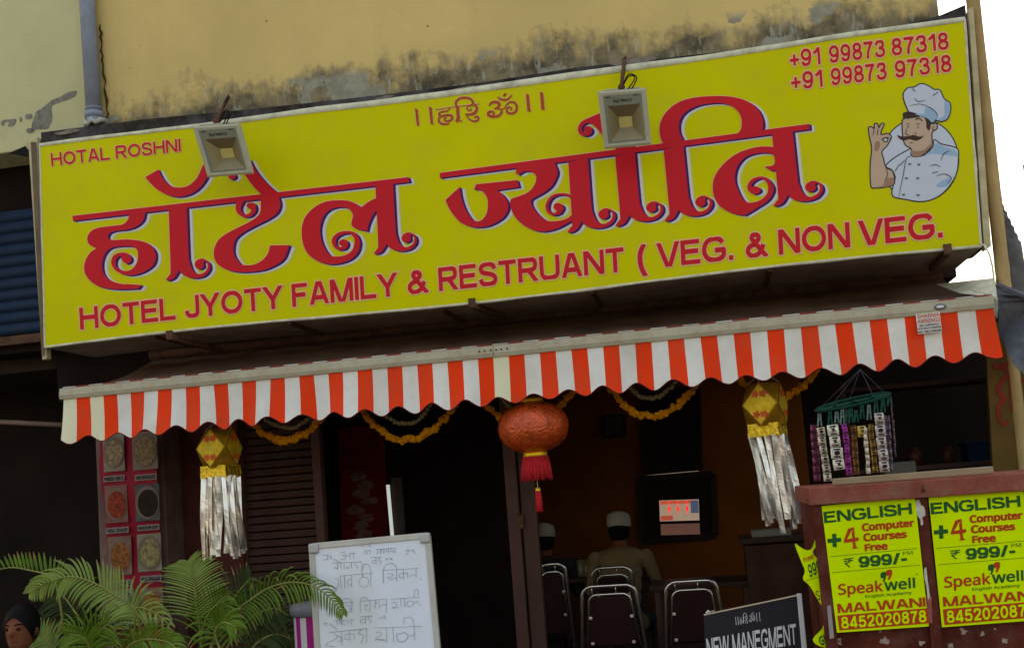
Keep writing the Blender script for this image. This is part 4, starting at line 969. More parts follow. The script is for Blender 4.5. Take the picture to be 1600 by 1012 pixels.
b = MB(); b.tube([at(-60, 656, .9), at(105, 664, .9)], .018, 10); tag(b.build('metal_rail', mat('rail_paint', (.20, .12, .09), .5, var=.2)), 'thin pale rail crossing the dark recess at the far left', 'rail')
# black loose flap over the neighbour recess
b = MB(); pts = [(12, 240), (40, 228), (46, 238), (44, 246), (30, 243)]; poly2d(b, pts, lambda x, y: at(x, y, .15)); P_ = b
tag(b.build('plastic_scrap', M['black']), 'torn black plastic scrap at the upper left corner of the sign', 'plastic scrap')

# door post
x0_, x1_ = at(797, 860, .72).x, at(842, 860, .72).x
dp = thing('door_post', ((x0_+x1_)/2, .75, 0), 'brown post standing in the middle of the shop opening', 'post')
b = MB(); xm = x0_+(x1_-x0_)*.42; b.box(((x0_+xm)/2, .75, 1.27), (xm-x0_, .07, 2.54)); b.build('shaft', M['brownpost'], dp, .005)
b = MB(); b.box(((x1_+xm)/2+.005, .77, 1.27), (x1_-xm-.012, .06, 2.54)); b.build('shaft', mat('brown_post_b', (.08, .038, .028), .5, var=.2), dp, .005)
b = MB(); b.box((xm, .712, 1.35), (.05, .012, .09)); b.build('hinge', M['rust'], dp, .002)

# bright upright strip in the dark opening, its brightness put in as emission
p0, p1 = at(606, 757, 2.2), at(613, 838, 2.2); t = thing('glow_strip', p1, 'slim glowing strip standing upright in the dark opening above the whiteboard', 'lamp')
b = MB(); b.tube([p0, p1], .014, 10); b.build('tube', mat('strip_glow', (.45, .55, .62), .4, emis=.32), t)
b = MB(); b.box((p0+p1)/2+Vector((.06, .03, 0)), (.09, .02, (p0-p1).length+.1)); b.build('holder', mat('strip_holder', (.07, .05, .045), .6), t)

wp, F = None, None
FD = pxframe([(528, 668), (600, 664), (606, 850), (534, 856)], 2.36); dpn = thing('drinks_poster', FD(.5, .5), 'dim red poster with pale blotches inside the dark opening, left of the glowing strip', 'poster')
b = MB(); b.hexa([FD(0, 0), FD(1, 0), FD(1, 1), FD(0, 1)]+[FD(u, v, -.015) for u, v in ((0, 0), (1, 0), (1, 1), (0, 1))]); b.build('sheet', mat('dim_red_poster', (.16, .008, .008), .5, var=.3), dpn)
rn = random.Random(3); b = MB()
for k in range(8):
    u, v = .3+.45*rn.random(), .42+.55*k/8; b.add([FD(u+.2*math.cos(z)*rn.uniform(.6, 1.2), v+.045*math.sin(z)*rn.uniform(.6, 1.2), .002+k*.0002) for z in np.linspace(0, 2*math.pi, 12)[:-1]], [tuple(range(11))])
b.build('blotch_print', mat('poster_blotch', (.20, .10, .09), .5, var=.4, scale=20), dpn)
# ------------------------------------------------------------------ whiteboard
Z5 = lambda x, y: (470+x/5.56, 830+y/5.56)
wbx = [(487, 853), (668, 836), (688, 1062), (500, 1080)]
YWB = -.75
FW = pxframe(wbx, YWB)
wb = thing('whiteboard', (FW(.5, 1).x, YWB, 0), 'white menu board with handwritten Devanagari dishes beside the palm', 'whiteboard')
b = MB(); b.hexa([FW(0, 0), FW(1, 0), FW(1, 1), FW(0, 1)]+[FW(0, 0, -.015), FW(1, 0, -.015), FW(1, 1, -.015), FW(0, 1, -.015)]); b.build('panel', M['sheetwhite'], wb)
malu = mat('board_rim', (.50, .48, .42), .45, .3, var=.12)
for a, c2 in (((0, 0), (1, 0)), ((1, 0), (1, 1)), ((0, 1), (1, 1)), ((0, 0), (0, 1))):
    b = MB(); b.bar(FW(*a, -.004), FW(*c2, -.004), .03, .022, up=FW.n); b.build('rim', malu, wb, .003)
for u, v in ((0, 0), (1, 0), (0, 1), (1, 1)):
    b = MB(); cc = FW(u+(.02 if u == 0 else -.02), v+(.016 if v == 0 else -.016), -.002); b.box(cc, (.052, .034, .05)); b.build('corner_cap', M['alu'], wb, .008)
for u in (.12, .88):
    b = MB(); b.tube([FW(u, .9, -.03), Vector((FW(u, .9).x, YWB+.25, .0))], .012, 8); b.build('leg', M['alu'], wb)
b = MB(); b.bar(Vector((FW(.08, 1).x, YWB-.12, .01)), Vector((FW(.08, 1).x, YWB+.3, .01)), .03, .02); b.bar(Vector((FW(.92, 1).x, YWB-.12, .01)), Vector((FW(.92, 1).x, YWB+.3, .01)), .03, .02)
b.bar(FW(.1, 1, -.01), Vector((FW(.08, 1).x, YWB, .02)), .025, .02); b.bar(FW(.9, 1, -.01), Vector((FW(.92, 1).x, YWB, .02)), .025, .02); b.build('stand', M['alu'], wb)
def cs(cx_, cy_, r, r2=None): 
    return ' '.join(f"{cx_+r*math.cos(a):.0f},{cy_+(r2 or r)*math.sin(a):.0f}" for a in np.linspace(-1.4, 5.0, 11))
WR = """195,205 235,210 230,235 195,250|235,190 235,250|245,215 270,220|262,200 264,240|345,185 375,175 385,195 360,205 390,215 380,240 345,240|385,210 425,205|425,180 427,240|430,190 480,185|455,190 457,235|545,165 610,160|560,195 550,180 570,172 582,185 565,196|600,160 602,195|650,155* 835,140*|660,160 672,178 655,195|690,155 692,195|720,150 700,165 722,185|722,150 724,190|752,148 740,165 755,180|762,146 764,186|790,145 775,160 795,178|800,143 802,182|820,160 810,172 828,176|905,165 960,160|930,140 930,190 910,195|965,170 985,150|972,160 1000,190|520,130 540,120 560,135|580,128 600,118 612,135|
275,235 350,270|270,274* 520,262*|300,300 290,315 310,320 320,300|320,270 322,330|350,268 345,300 355,320|375,268 378,325|405,300 395,315 415,318 420,295|440,266 440,320|480,262 468,290 492,300 480,325|515,255 540,300 528,330|605,225* 700,220*|650,250 625,250 625,272 650,270|652,222 654,282|690,222 670,248 700,255 680,282|735,235 758,232|738,244 758,241|770,225 800,250|795,225 770,250|
335,385* 625,358*|300,400 328,412 322,470 290,520 275,505 298,482|345,385 350,495|378,382 382,490|440,412 408,420 412,462 440,456|440,378 442,480|535,372 540,392|605,360 608,475|535,390 530,310 565,278 600,305 612,360|705,335* 1025,318*|715,335 718,450|716,332 740,288 790,275 825,300 835,332|748,368 800,365 785,392 750,396|755,405 790,415 832,392|832,330 835,435|890,360 860,370 862,402 890,392|890,325 893,415|893,366 925,358 930,402|950,390 975,372 1000,382|1000,320 1003,398|1040,400 1043,420|
345,620* 460,612*|235,650 258,662 250,705 220,728|285,625 290,720|445,610 440,700|350,618 378,582 425,586 446,612|510,605* 745,585*|515,605 517,702|515,602 540,570 570,575 592,602|545,640 582,634 558,668 592,692|600,600 602,690|650,595 642,665|648,620 682,618 682,662|700,645 720,630 742,636|745,590 740,702|785,585* 1030,570*|790,622 820,610 832,640 792,662 850,658|868,580 870,652|900,580 905,652|945,598 922,612 935,648 970,640 978,608 950,600|985,622 1012,600 1018,632|985,570 988,512 1012,500 1022,560|1040,625 1043,642|
190,800 240,790|205,785 225,815|250,800 318,850|290,770* 465,765*|310,770 318,812|330,800 350,770 352,812|375,770 358,798 390,812|440,768 443,808|400,790 425,785|510,740* 625,730*|555,760 522,762 520,790 556,788|560,735 563,802|600,735 582,760 612,770 596,792|675,750 702,745|720,725 738,762|732,730 708,752|
245,875* 580,840*|290,885 318,905 290,935 235,962 215,985 300,1000|310,920 340,905 350,940 322,955|355,872 358,985|420,885 388,895 385,935 420,928|420,862 424,955|424,890 460,885 465,935|525,850 500,885 545,900 520,970|570,842 574,965|640,835* 1050,820*|650,880 685,865 695,895 650,925 735,950|640,945 680,930 740,942|742,830 746,962|800,828 805,960|860,880 832,900 850,950 905,945 930,900 895,872 870,890|985,822 988,942|985,822 960,745 900,750 895,800|930,900 965,905 985,880""".replace('\n', '').split('|')
b = MB()
Z5h = lambda x, y: Z5(x, y)
for i, s_ in enumerate(w for w in WR if w.strip()):
    p = [Z5(*a) for a in catmull(parse(s_), 4, False)]; wd = .85 if i % 7 else 1.15
    ribbon2d(b, p, wd*.8, lambda x, y: at(x, y, YWB-.0012-i*.00003))
for cx_, cy_, r in ((548, 437, 44), (400, 672, 30)):
    p = [Z5(*a) for a in circ(cx_, cy_, r, r, 22)]; ribbon2d(b, p, .8, lambda x, y: at(x, y, YWB-.0005), True)
b.build('handwriting', M['ink'], wb)

# magenta and white bin with grey lid behind the whiteboard
c = at(478, 960, -.35); t = thing('cooler_bin', (c.x+.05, c.y, 0), 'magenta and white striped drum with grey lid half behind the whiteboard', 'bin')
zt_ = at(478, 962, -.45).z; 
for k in range(24):
    a0_ = 2*math.pi*k/24; a1_ = 2*math.pi*(k+1)/24; b = MB(); ro, cx_ = .16, c.x+.10
    V = [Vector((cx_+ro*math.cos(a), -.35+ro*math.sin(a), z)) for a in (a0_, (a0_+a1_)/2, a1_) for z in (0.001, zt_)]
    b.add(V, [(0, 2, 3, 1), (2, 4, 5, 3)]); b.build('side_stripe', M['magenta'] if k % 2 else M['boardwhite'], t)
b = MB(); b.lathe((c.x+.10, -.35, zt_), [(.17, 0), (.178, .008), (.178, .045), (.16, .062), (.03, .068)], 32); b.build('lid', M['greylid'], t)

# ------------------------------------------------------------------ palms
def frond(parent, pts, n, ll, droop, mkey, Yc=None, wl=.010, up=0, both=True, spread=1.0, skip=.12):
    """pts: (px,py,Y) from base to tip"""
    P = [at(*p) for p in pts]; C = []
    for i in range(len(P)-1):
        for s_ in range(8):
            p0 = P[max(i-1, 0)]; p1 = P[i]; p2 = P[i+1]; p3 = P[min(i+2, len(P)-1)]; tt = s_/8
            C.append(.5*((2*p1)+(-p0+p2)*tt+(2*p0-5*p1+4*p2-p3)*tt*tt+(-p0+3*p1-3*p2+p3)*tt**3))
    C.append(P[-1]); N = len(C)
    b = MB(); b.tube(C, [.006*(1-.75*i/N)+.0012 for i in range(N)], 6, m=1)
    n = int(n*.85)
    for k in range(n):
        f = skip+(1-skip)*(k+.5)/n; x = f*(N-1); i = min(int(x), N-2); p = C[i].lerp(C[i+1], x-i); d = (C[i+1]-C[i]).normalized()
        for sd in ((-1, 1) if both else (1,)):
            view = (CAMPOS-p).normalized(); s_ = d.cross(view).normalized()*sd
            if random.random() < .05: continue
            L_ = ll*(math.sin(math.pi*min(1, .18+.80*f))**.6)*random.uniform(.88, 1.08)
            out = (s_*spread+d*(.55+.5*f)+view*random.uniform(-.25, .35)+Vector((0, 0, up))).normalized()
            w0 = wl*.62*random.uniform(.8, 1.15); V = []; q = p.copy(); dr = out.copy(); seg = 6
            dd = droop*random.uniform(.75, 1.25)
            for j in range(seg+1):
                g_ = j/seg; wv = w0*(math.sin(math.pi*min(.98, .16+.84*g_))**.7)
                side = dr.cross(view).normalized()
                fold = view*(-wv*.35)
                V += [q-side*wv+fold, q, q+side*wv+fold]
                q = q+dr*(L_/seg); dr = (dr+Vector((0, 0, -dd/seg*(1+g_*1.4)))).normalized()
            dry = 1 if random.random() < .28 else (2 if random.random() < .1 else 0)
            b.add(V[:3*(seg-dry)+3], [(3*j+a, 3*j+a+1, 3*j+a+4, 3*j+a+3) for j in range(seg-dry) for a in range(2)], 0, True)
            if dry: b.add(V[3*(seg-dry):], [(3*j+a, 3*j+a+1, 3*j+a+4, 3*j+a+3) for j in range(dry) for a in range(2)], 2, True)
    return b.build('frond', [M[mkey], M['stem'], M['drytip']], parent)
def pot(parent, x, y, r=.17, h=.32):
    b = MB(); b.lathe((x, y, .003), [(r*.7, 0), (r*.95, h*.85), (r*1.08, h*.86), (r*1.1, h), (r*.95, h)], 24); b.build('pot', M['pot'], parent)
    b = MB(); b.lathe((x, y, h*.9), [(r*.9, 0), (r*.3, .02)], 20); b.build('soil', M['soil'], parent)
def palm(px_, Y, label, fr, r=.17):
    x = at(px_, 1012, Y).x; t = thing('palm_plant', (x, Y, 0), label, 'palm', 'potted areca palms')
    pot(t, x, Y, r)
    base = Vector((x, Y, .3)); 
    for f in fr:
        pts = f[0]; p0 = at(*pts[0]); b = MB(); mid = base.lerp(p0, .5)+Vector(((p0.x-x)*-.15, 0, .05)); b.tube([base+Vector((random.uniform(-.04, .04), random.uniform(-.04, .04), 0)), mid, p0], [.011, .009, .006], 6); b.build('stalk', M['stem'], t)
        frond(t, *f)
z1 = lambda x, y: (x/5.333, 860+y/5.333)
z2 = lambda x, y: (240+x/5.0, 850+y/5.0)
def q(fn, Y0, Y1, *p): return [(*fn(*a), Y0+(Y1-Y0)*i/(len(p)-1)) for i, a in enumerate(p)]
palm(60, -.30, 'areca palm at the far left, its top frond broad and bright above the seated person', [
    (q(z1, -.45, -.40, (520, 560), (480, 330), (430, 215), (260, 165), (100, 140), (-80, 170)), 26, .12, .1, 'leaf', None, .012, .9, False),
    (q(z1, -.3, -.2, (700, 620), (620, 500), (540, 390), (470, 330)), 18, .30, 1.6, 'leafdark'),
    (q(z1, -.75, -.8, (500, 940), (430, 800), (360, 720), (260, 650)), 18, .12, .7, 'leafpale'),
], .16)
palm(190, -.60, 'areca palm in the middle of the row, pale frond arching left', [
    (q(z1, -.75, -.85, (1180, 900), (1160, 600), (1110, 470), (960, 370), (800, 275), (600, 215), (400, 260), (250, 350)), 44, .17, .9, 'leafpale', None, .011),
    (q(z1, -.9, -.95, (740, 900), (750, 760), (770, 690), (900, 610)), 22, .20, .6, 'leaf', None, .008),
    (q(z1, -.9, -1.0, (760, 900), (740, 800), (690, 720), (560, 690)), 22, .18, .8, 'leaf', None, .008),
    (q(z1, -.8, -.9, (1000, 900), (1090, 780), (1230, 735), (1400, 760), (1480, 830)), 26, .15, .9, 'leaf', None, .011),
    (q(z1, -.75, -.8, (960, 900), (950, 700), (1100, 490), (1260, 500), (1420, 620)), 13, .15, 1.6, 'leafpale'),
    (q(z1, -.6, -.6, (1150, 900), (1130, 760), (1060, 620), (930, 540)), 18, .20, 1.2, 'leafdark'),
], .18)
palm(330, -.50, 'areca palm nearest the whiteboard with one frond arching over the board', [
    (q(z2, -.55, -.6, (380, 820), (360, 650), (335, 490), (318, 330), (300, 210), (270, 130)), 30, .20, .30, 'leafpale', None, .0075, 0, True, 1.3, .28),
    (q(z2, -.7, -.8, (370, 860), (375, 700), (420, 560), (500, 460), (570, 400)), 22, .18, .5, 'leaf', None, .007, .1),
    (q(z2, -.6, -.95, (420, 900), (520, 640), (640, 520), (760, 430), (900, 340), (1080, 295), (1260, 330), (1400, 440), (1480, 550)), 46, .15, 1.3, 'leaf', None, .008),
    (q(z2, -.8, -.85, (560, 900), (480, 700), (540, 610), (640, 640)), 18, .16, 1.3, 'leaf', None, .011),
    (q(z2, -.5, -.4, (520, 900), (640, 700), (780, 560), (940, 500), (1060, 560)), 26, .22, 1.1, 'leafdark'),
    (q(z2, -.5, -.4, (700, 900), (820, 760), (960, 700), (1080, 740)), 24, .22, 1.0, 'leafdark'),
    (q(z2, -.5, -.4, (400, 900), (560, 560), (640, 400), (760, 260)), 24, .20, .8, 'leafdark'),
], .18)

# ------------------------------------------------------------------ restaurant furniture
def chair(px0, px1, py, Y, label, yaw=0, h=.93):
    xl_, xr_ = at(px0, py+60, Y).x, at(px1, py+60, Y).x; cx_ = (xl_+xr_)/2; w = (xr_-xl_); ztop = at((px0+px1)/2, py, Y).z
    t = thing('chair', (cx_, Y, .09), label, 'chair', 'steel tube dining chairs')
    R = Matrix.Rotation(yaw, 3, 'Z'); o = Vector((cx_, Y, 0)); fz = .09
    tr = lambda x, y, z: o+R @ Vector((x, y, z))
    def arch(hw0, hw1, zb_, zt_, rr, y0, y1, n=8):
        L_ = []
        pts = [(-hw0, zb_)]
        for k in range(n+1): a = math.pi-k*(math.pi/2)/n; pts.append((-hw1+rr+rr*math.cos(a), zt_-rr+rr*math.sin(a)))
        for k in range(n+1): a = math.pi/2-k*(math.pi/2)/n; pts.append((hw1-rr+rr*math.cos(a), zt_-rr+rr*math.sin(a)))
        pts.append((hw0, zb_))
        return [tr(x, y0+(y1-y0)*(z-zb_)/(zt_-zb_), z) for x, z in pts]
    r_ = .0115
    # the back stands on the viewer's side; seat extends away into the room
    b = MB(); b.tube(arch(w*.55, w*.40, fz, ztop, .07, .06, -.04), r_, 10); b.build('back_frame', M['steel'], t)
    b = MB(); b.tube(arch(w*.40, w*.31, .50, ztop-.055, .055, .03, -.025), .009, 8); b.build('inner_frame', M['steel'], t)
    b = MB(); A = arch(w*.385, w*.295, .52, ztop-.07, .05, .03, -.022); B2 = [p+R @ Vector((0, .022, 0)) for p in A]; nA = len(A)
    b.add(A+B2, [tuple(range(nA))[::-1], tuple(range(nA, 2*nA))]+[(i, (i+1) % nA, nA+(i+1) % nA, nA+i) for i in range(nA)]); b.build('backrest', M['maroon'], t, .004)
    for sx in (-1, 1):
        for zz in (ztop-.20, ztop-.36):
            b = MB(); b.box(tr(sx*w*.30, -.012, zz), (.022, .012, .018)); b.build('clip', M['steel'], t, .002)
    b = MB()
    for sx in (-.5, .2): b.tube([tr(sx*w*.5, -.035, ztop-.005), tr(sx*w*.5, -.025, ztop-.055)], .004, 6)
    b.build('spacer', M['steel'], t)
    b = MB(); c_ = tr(0, .26, .53); b.box(c_, (w*.95, .40, .055), R); b.build('seat', M['maroon'], t, .018)
    for sx in (-1, 1):
        b = MB(); b.tube([tr(sx*w*.42, .08, .505), tr(sx*w*.45, .44, .505), tr(sx*w*.50, .48, fz)], r_, 8); b.build('leg', M['steel'], t)
    b = MB(); b.tube([tr(-w*.48, .06, .28), tr(w*.48, .06, .28)], .008, 8); b.build('stretcher', M['steel'], t)
    return t
chair(903, 1010, 913, 1.0, 'steel framed chair with maroon back, left one of the front pair', 0)
chair(1034, 1136, 906, 1.0, 'steel framed chair with maroon back, partly behind the black notice board', 0)
chair(838, 893, 880, 1.7, 'steel framed chair just right of the brown post', rad(12))
chair(922, 1000, 885, 2.1, 'steel framed chair that the man in the cream shirt sits on', rad(0))
# tables
def table(cx_px, Y, w, d, label, ztop=.80):
    x = at(cx_px, 850, Y).x; t = thing('dining_table', (x, Y, .09), label, 'table', 'dining tables')
    b = MB(); b.box((x, Y, ztop), (w, d, .035)); b.build('tabletop', mat('table_laminate', (.05, .025, .018), .35), t, .006)
    for sx in (-1, 1):
        for sy in (-1, 1):
            b = MB(); b.box((x+sx*(w/2-.05), Y+sy*(d/2-.05), (ztop+.07)/2), (.035, .035, ztop-.11)); b.build('leg', M['brownpost'], t, .003)
    return t, x
tb, tx = table(905, 2.95, 1.1, .65, 'dark table where the two capped men sit')
table(1090, 1.85, .7, .5, 'dark table behind the front pair of chairs')
# bottles and glasses on the table
for i, px_ in enumerate((905, 914, 923, 932)):
    x = at(px_, 850, 2.75).x; b = MB(); b.lathe((x, 2.75, .819), [(.026, 0), (.03, .004), (.033, .13)], 14); tag(b.build('drinking_glass', M['glassdark']), f'clear drinking glass on the men\'s table, {("first", "second", "third", "fourth")[i]} from the post', 'glass', 'drinking glasses on the table')
# wall objects
def wallframe(name, q_, label, cat, m_in, Y=YB-.03, rim=.03):
    F = pxframe(q_, Y); t = thing(name, F(.5, .5), label, cat)
    b = MB(); b.hexa([F(0, 0), F(1, 0), F(1, 1), F(0, 1)]+[F(u, v, -.025) for u, v in ((0, 0), (1, 0), (1, 1), (0, 1))]); b.build('panel', m_in, t)
    for a, c2 in (((0, 0), (1, 0)), ((1, 0), (1, 1)), ((1, 1), (0, 1)), ((0, 1), (0, 0))):
        b = MB(); b.bar(F(*a, .004), F(*c2, .004), rim, .03, up=F.n); b.build('rim', M['framewood'], t, .004)
    return t, F
M['framewood'] = mat('frame_wood', (.02, .009, .006), .4, var=.2)
wallframe('picture_frame', [(942, 651), (975, 648), (977, 680), (944, 683)], 'small dark square picture on the ochre wall', 'picture', mat('picture_print', (.06, .04, .03), .3, var=.5, scale=20))
t, F = wallframe('dark_painting', [(1003, 612), (1092, 605), (1096, 732), (1007, 740)], 'tall dark panel on the back wall above the glowing picture', 'panel', mat('panel_dark', (.02, .01, .008), .6, var=.3))
b = MB(); b.bar(F(.05, 1.02, .01), F(.95, 1.02, .01), .012, .01); b.build('tray_edge', M['steel'], t)
cab, F = wallframe('wall_cabinet', [(1000, 748), (1114, 740), (1118, 836), (1004, 846)], 'black cabinet on the back wall holding a small glowing picture', 'cabinet', mat('cabinet_black', (.012, .006, .005), .5), rim=.06)
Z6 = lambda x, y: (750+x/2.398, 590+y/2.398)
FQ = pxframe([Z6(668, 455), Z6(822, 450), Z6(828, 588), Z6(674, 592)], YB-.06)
scr = thing('screen', FQ(.5, .5), 'small glowing picture in the black cabinet showing three red lanterns', 'screen')  # flat bright picture, every cell given its own emission
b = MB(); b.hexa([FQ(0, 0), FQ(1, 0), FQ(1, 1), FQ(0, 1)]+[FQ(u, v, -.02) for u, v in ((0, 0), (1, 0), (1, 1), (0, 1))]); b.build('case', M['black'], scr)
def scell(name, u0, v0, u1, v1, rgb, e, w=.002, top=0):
    b = MB(); b.add([FQ(u0, v0, w), FQ(u1, v0+top, w), FQ(u1, v1, w), FQ(u0, v1, w)], [(0, 1, 2, 3)]); b.build(name, mat('screen_'+name, rgb, .5, emis=e, var=.2, scale=20), scr)  # flat cell of the glowing picture, brightness put in as emission
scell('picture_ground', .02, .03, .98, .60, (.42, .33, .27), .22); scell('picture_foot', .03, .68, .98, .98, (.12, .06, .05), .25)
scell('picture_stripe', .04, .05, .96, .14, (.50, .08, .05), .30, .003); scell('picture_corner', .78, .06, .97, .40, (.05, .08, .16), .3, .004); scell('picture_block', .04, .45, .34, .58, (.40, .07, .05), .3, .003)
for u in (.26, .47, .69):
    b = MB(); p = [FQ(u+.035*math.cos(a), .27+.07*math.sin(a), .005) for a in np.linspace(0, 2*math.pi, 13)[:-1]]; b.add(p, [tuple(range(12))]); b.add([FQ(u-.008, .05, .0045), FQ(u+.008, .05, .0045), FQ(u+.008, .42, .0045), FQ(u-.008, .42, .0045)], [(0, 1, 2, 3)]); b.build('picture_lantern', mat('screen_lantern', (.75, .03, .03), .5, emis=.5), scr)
# service counter on the right inside the room
x0_ = at(1168, 900, 1.5).x; zc = at(1200, 836, 1.5).z
ct = thing('service_counter', (x0_+.8, 1.7, .09), 'dark brown service counter behind the right foil lantern', 'counter')
b = MB(); b.box((x0_+.8, 1.75, (zc+.09)/2-.03), (1.6, .5, zc-.15)); b.build('body', mat('counter_laminate', (.07, .028, .016), .5, var=.3), ct, .006)
b = MB(); b.box((x0_+.8, 1.75, zc-.03), (1.66, .56, .035)); b.build('top', mat('counter_top', (.06, .03, .02), .4, var=.2), ct, .006)
p = at(1205, 830, 1.55); b = MB(); b.box((p.x, 1.62, zc+.012), (.26, .16, .045)); tag(b.build('tray', mat('tray_grey', (.25, .22, .18), .5), bevel=.006), 'pale shallow tray on the counter under the silver streamers', 'tray')

# ------------------------------------------------------------------ people
def capsule(bm, a, b_, ra, rb, n=10):
    a = Vector(a); b_ = Vector(b_); d = b_-a; L_ = d.length
    Rm = d.to_track_quat('Z', 'Y').to_matrix().to_4x4()
    mm = Matrix.Translation(a) @ Rm
    prof = [(ra*math.sin(t_), -ra*math.cos(t_)) for t_ in (0.02, .5, 1.0, 1.5)]+[(rb*math.cos(t_), L_+rb*math.sin(t_)) for t_ in (.05, .6, 1.1, 1.55)]
    rings = []
    for r, z in prof: rings.append([bm.verts.new(mm @ Vector((r*math.cos(2*math.pi*k/n), r*math.sin(2*math.pi*k/n), z))) for k in range(n)])
    for i in range(len(rings)-1):
        for k in range(n): bm.faces.new((rings[i][k], rings[i][(k+1) % n], rings[i+1][(k+1) % n], rings[i+1][k]))
    bm.faces.new(rings[0][::-1]); bm.faces.new(rings[-1])
def ellip(bm, c, r, R=None):
    v = bmesh.ops.create_uvsphere(bm, u_segments=16, v_segments=12, radius=1)['verts']
    for x in v:
        p = Vector((x.co.x*r[0], x.co.y*r[1], x.co.z*r[2])); x.co = Vector(c)+(R @ p if R else p)
def person(o, face, shirt, label, cap=True, sit=.50, lean=.1, head_turn=0, voxel=.011):
    """seated figure at o (under the hips, floor level), facing angle `face` (0 = +Y)"""
    t = thing('person', o, label, 'person'); R = Matrix.Rotation(-face, 3, 'Z'); o = Vector(o)
    T = lambda x, y, z: o+R @ Vector((x, y, z))
    bm = bmesh.new(); hip = sit+.10; sh = hip+.50; ny = lean
    ellip(bm, T(0, 0, hip), (.17, .13, .13), R); 
    for k in range(5):
        f = k/4; ellip(bm, T(0, ny*f*.7, hip+.08+.36*f), (.145+.035*f, .105+.01*f, .11), R)
    ellip(bm, T(0, ny*.9, sh-.02), (.19, .09, .07), R)
    capsule(bm, T(0, ny, sh), T(0, ny+.03, sh+.10), .062, .056)
    hz = sh+.175; Rh = R @ Matrix.Rotation(-head_turn, 3, 'Z'); H = lambda x, y, z: o+R @ Vector((0, ny+.04, 0))+Rh @ Vector((x, y, z))
    ellip(bm, H(0, 0, hz), (.077, .096, .112), Rh); ellip(bm, H(0, .03, hz-.06), (.055, .062, .055), Rh); ellip(bm, H(0, .098, hz-.012), (.013, .018, .024), Rh)
    for s_ in (-1, 1):
        ellip(bm, H(s_*.078, -.005, hz-.01), (.010, .02, .03), Rh); ellip(bm, H(s_*.032, .082, hz+.022), (.022, .012, .010), Rh)
        S_, El, Wr = T(s_*.20, ny*.9, sh-.03), T(s_*.27, ny+.07, sh-.29), T(s_*.17, ny+.30, sh-.24)
        capsule(bm, S_, El, .055, .042); capsule(bm, El, Wr, .040, .027)
        hd = (Wr-El).normalized(); side = (R @ Vector((1, 0, 0)))
        ellip(bm, Wr+hd*.05, (.032, .04, .018), R)
        for fi in range(4):
            bq = Wr+hd*.085+side*(fi-1.5)*.017; capsule(bm, bq, bq+hd*.035+Vector((0, 0, -.008)), .009, .008, 8); capsule(bm, bq+hd*.035+Vector((0, 0, -.008)), bq+hd*(.055-.006*abs(fi-1.5))+Vector((0, 0, -.03)), .008, .007, 8)
        capsule(bm, Wr+hd*.02-side*s_*.025, Wr+hd*.06-side*s_*.05, .011, .009, 8)
        Kn = T(s_*.13, .42, sit+.06); An = T(s_*.13, .40, .10)
        capsule(bm, T(s_*.09, .02, sit+.07), Kn, .085, .06); capsule(bm, Kn, An, .055, .037)
        capsule(bm, T(s_*.13, .37, .05), T(s_*.14, .54, .035), .042, .03)
    me = bpy.data.meshes.new('body'); bm.to_mesh(me); bm.free()
    ob = bpy.data.objects.new('body', me); COL.objects.link(ob)
    md = ob.modifiers.new('r', 'REMESH'); md.mode = 'VOXEL'; md.voxel_size = voxel; md.use_smooth_shade = True
    ms = ob.modifiers.new('s', 'SMOOTH'); ms.factor = .6; ms.iterations = 4
    dg = bpy.context.evaluated_depsgraph_get(); nm = bpy.data.meshes.new_from_object(ob.evaluated_get(dg)); ob.modifiers.clear(); ob.data = nm
    nm.materials.clear(); nm.materials.append(M['skin']); nm.materials.append(shirt); nm.materials.append(M['cloth_dark'])
    for p in nm.polygons:
        c_ = R.inverted() @ (p.center-o); far = math.hypot(c_.x, c_.y-ny)
        mi = 0
        if c_.z < sh+.035 and c_.z > sit+.02 and (c_.y < ny+.13 or c_.z < hip): mi = 1
        if c_.z < sit+.165 and (c_.y > .12 or c_.z < sit+.03): mi = 2
        if c_.z < .08: mi = 0
        p.material_index = mi; p.use_smooth = True
    ob.parent = t; ob.matrix_parent_inverse = Matrix.Translation(-t.location)
    for s_ in (-1, 1):                                                     # eyes, brows, mouth
        b = MB(); b.lathe(H(s_*.032, .088, hz+.006), [(.011, 0), (.012, .003), (.006, .006)], 12, R=Rh @ Matrix.Rotation(rad(-90), 3, 'X') @ Matrix.Diagonal((1, .6, 1))); b.build('eye', M['hair'], t)
        b = MB(); b.tube([H(s_*.014, .099, hz+.026), H(s_*.034, .096, hz+.032), H(s_*.055, .080, hz+.026)], [.003, .004, .002], 6); b.build('eyebrow', M['hair'], t)
    b = MB(); b.tube([H(-.024, .083, hz-.058), H(0, .091, hz-.056), H(.024, .083, hz-.058)], [.002, .005, .002], 6); b.build('mouth', mat('lips', (.12, .03, .022), .5), t)
    # hair shell
    b = MB(); V = []; n_ = 20
    for j in range(12):
        ph = rad(90-j*13)
        for k in range(n_):
            a = 2*math.pi*k/n_; fr = max(0, math.sin(a)); 
            phk = ph if not (j > 4) else rad(90-(4+(j-4)*(1.12-1.0*fr))*13)
            V.append(H(.086*math.cos(a)*math.cos(phk), -.006+.105*math.sin(a)*math.cos(phk), hz+.012+.118*math.sin(phk)))
    b.add(V, [(j*n_+k, (j+1)*n_+k, (j+1)*n_+(k+1) % n_, j*n_+(k+1) % n_) for j in range(11) for k in range(n_)], 0, True); b.build('hair', M['hair'], t)
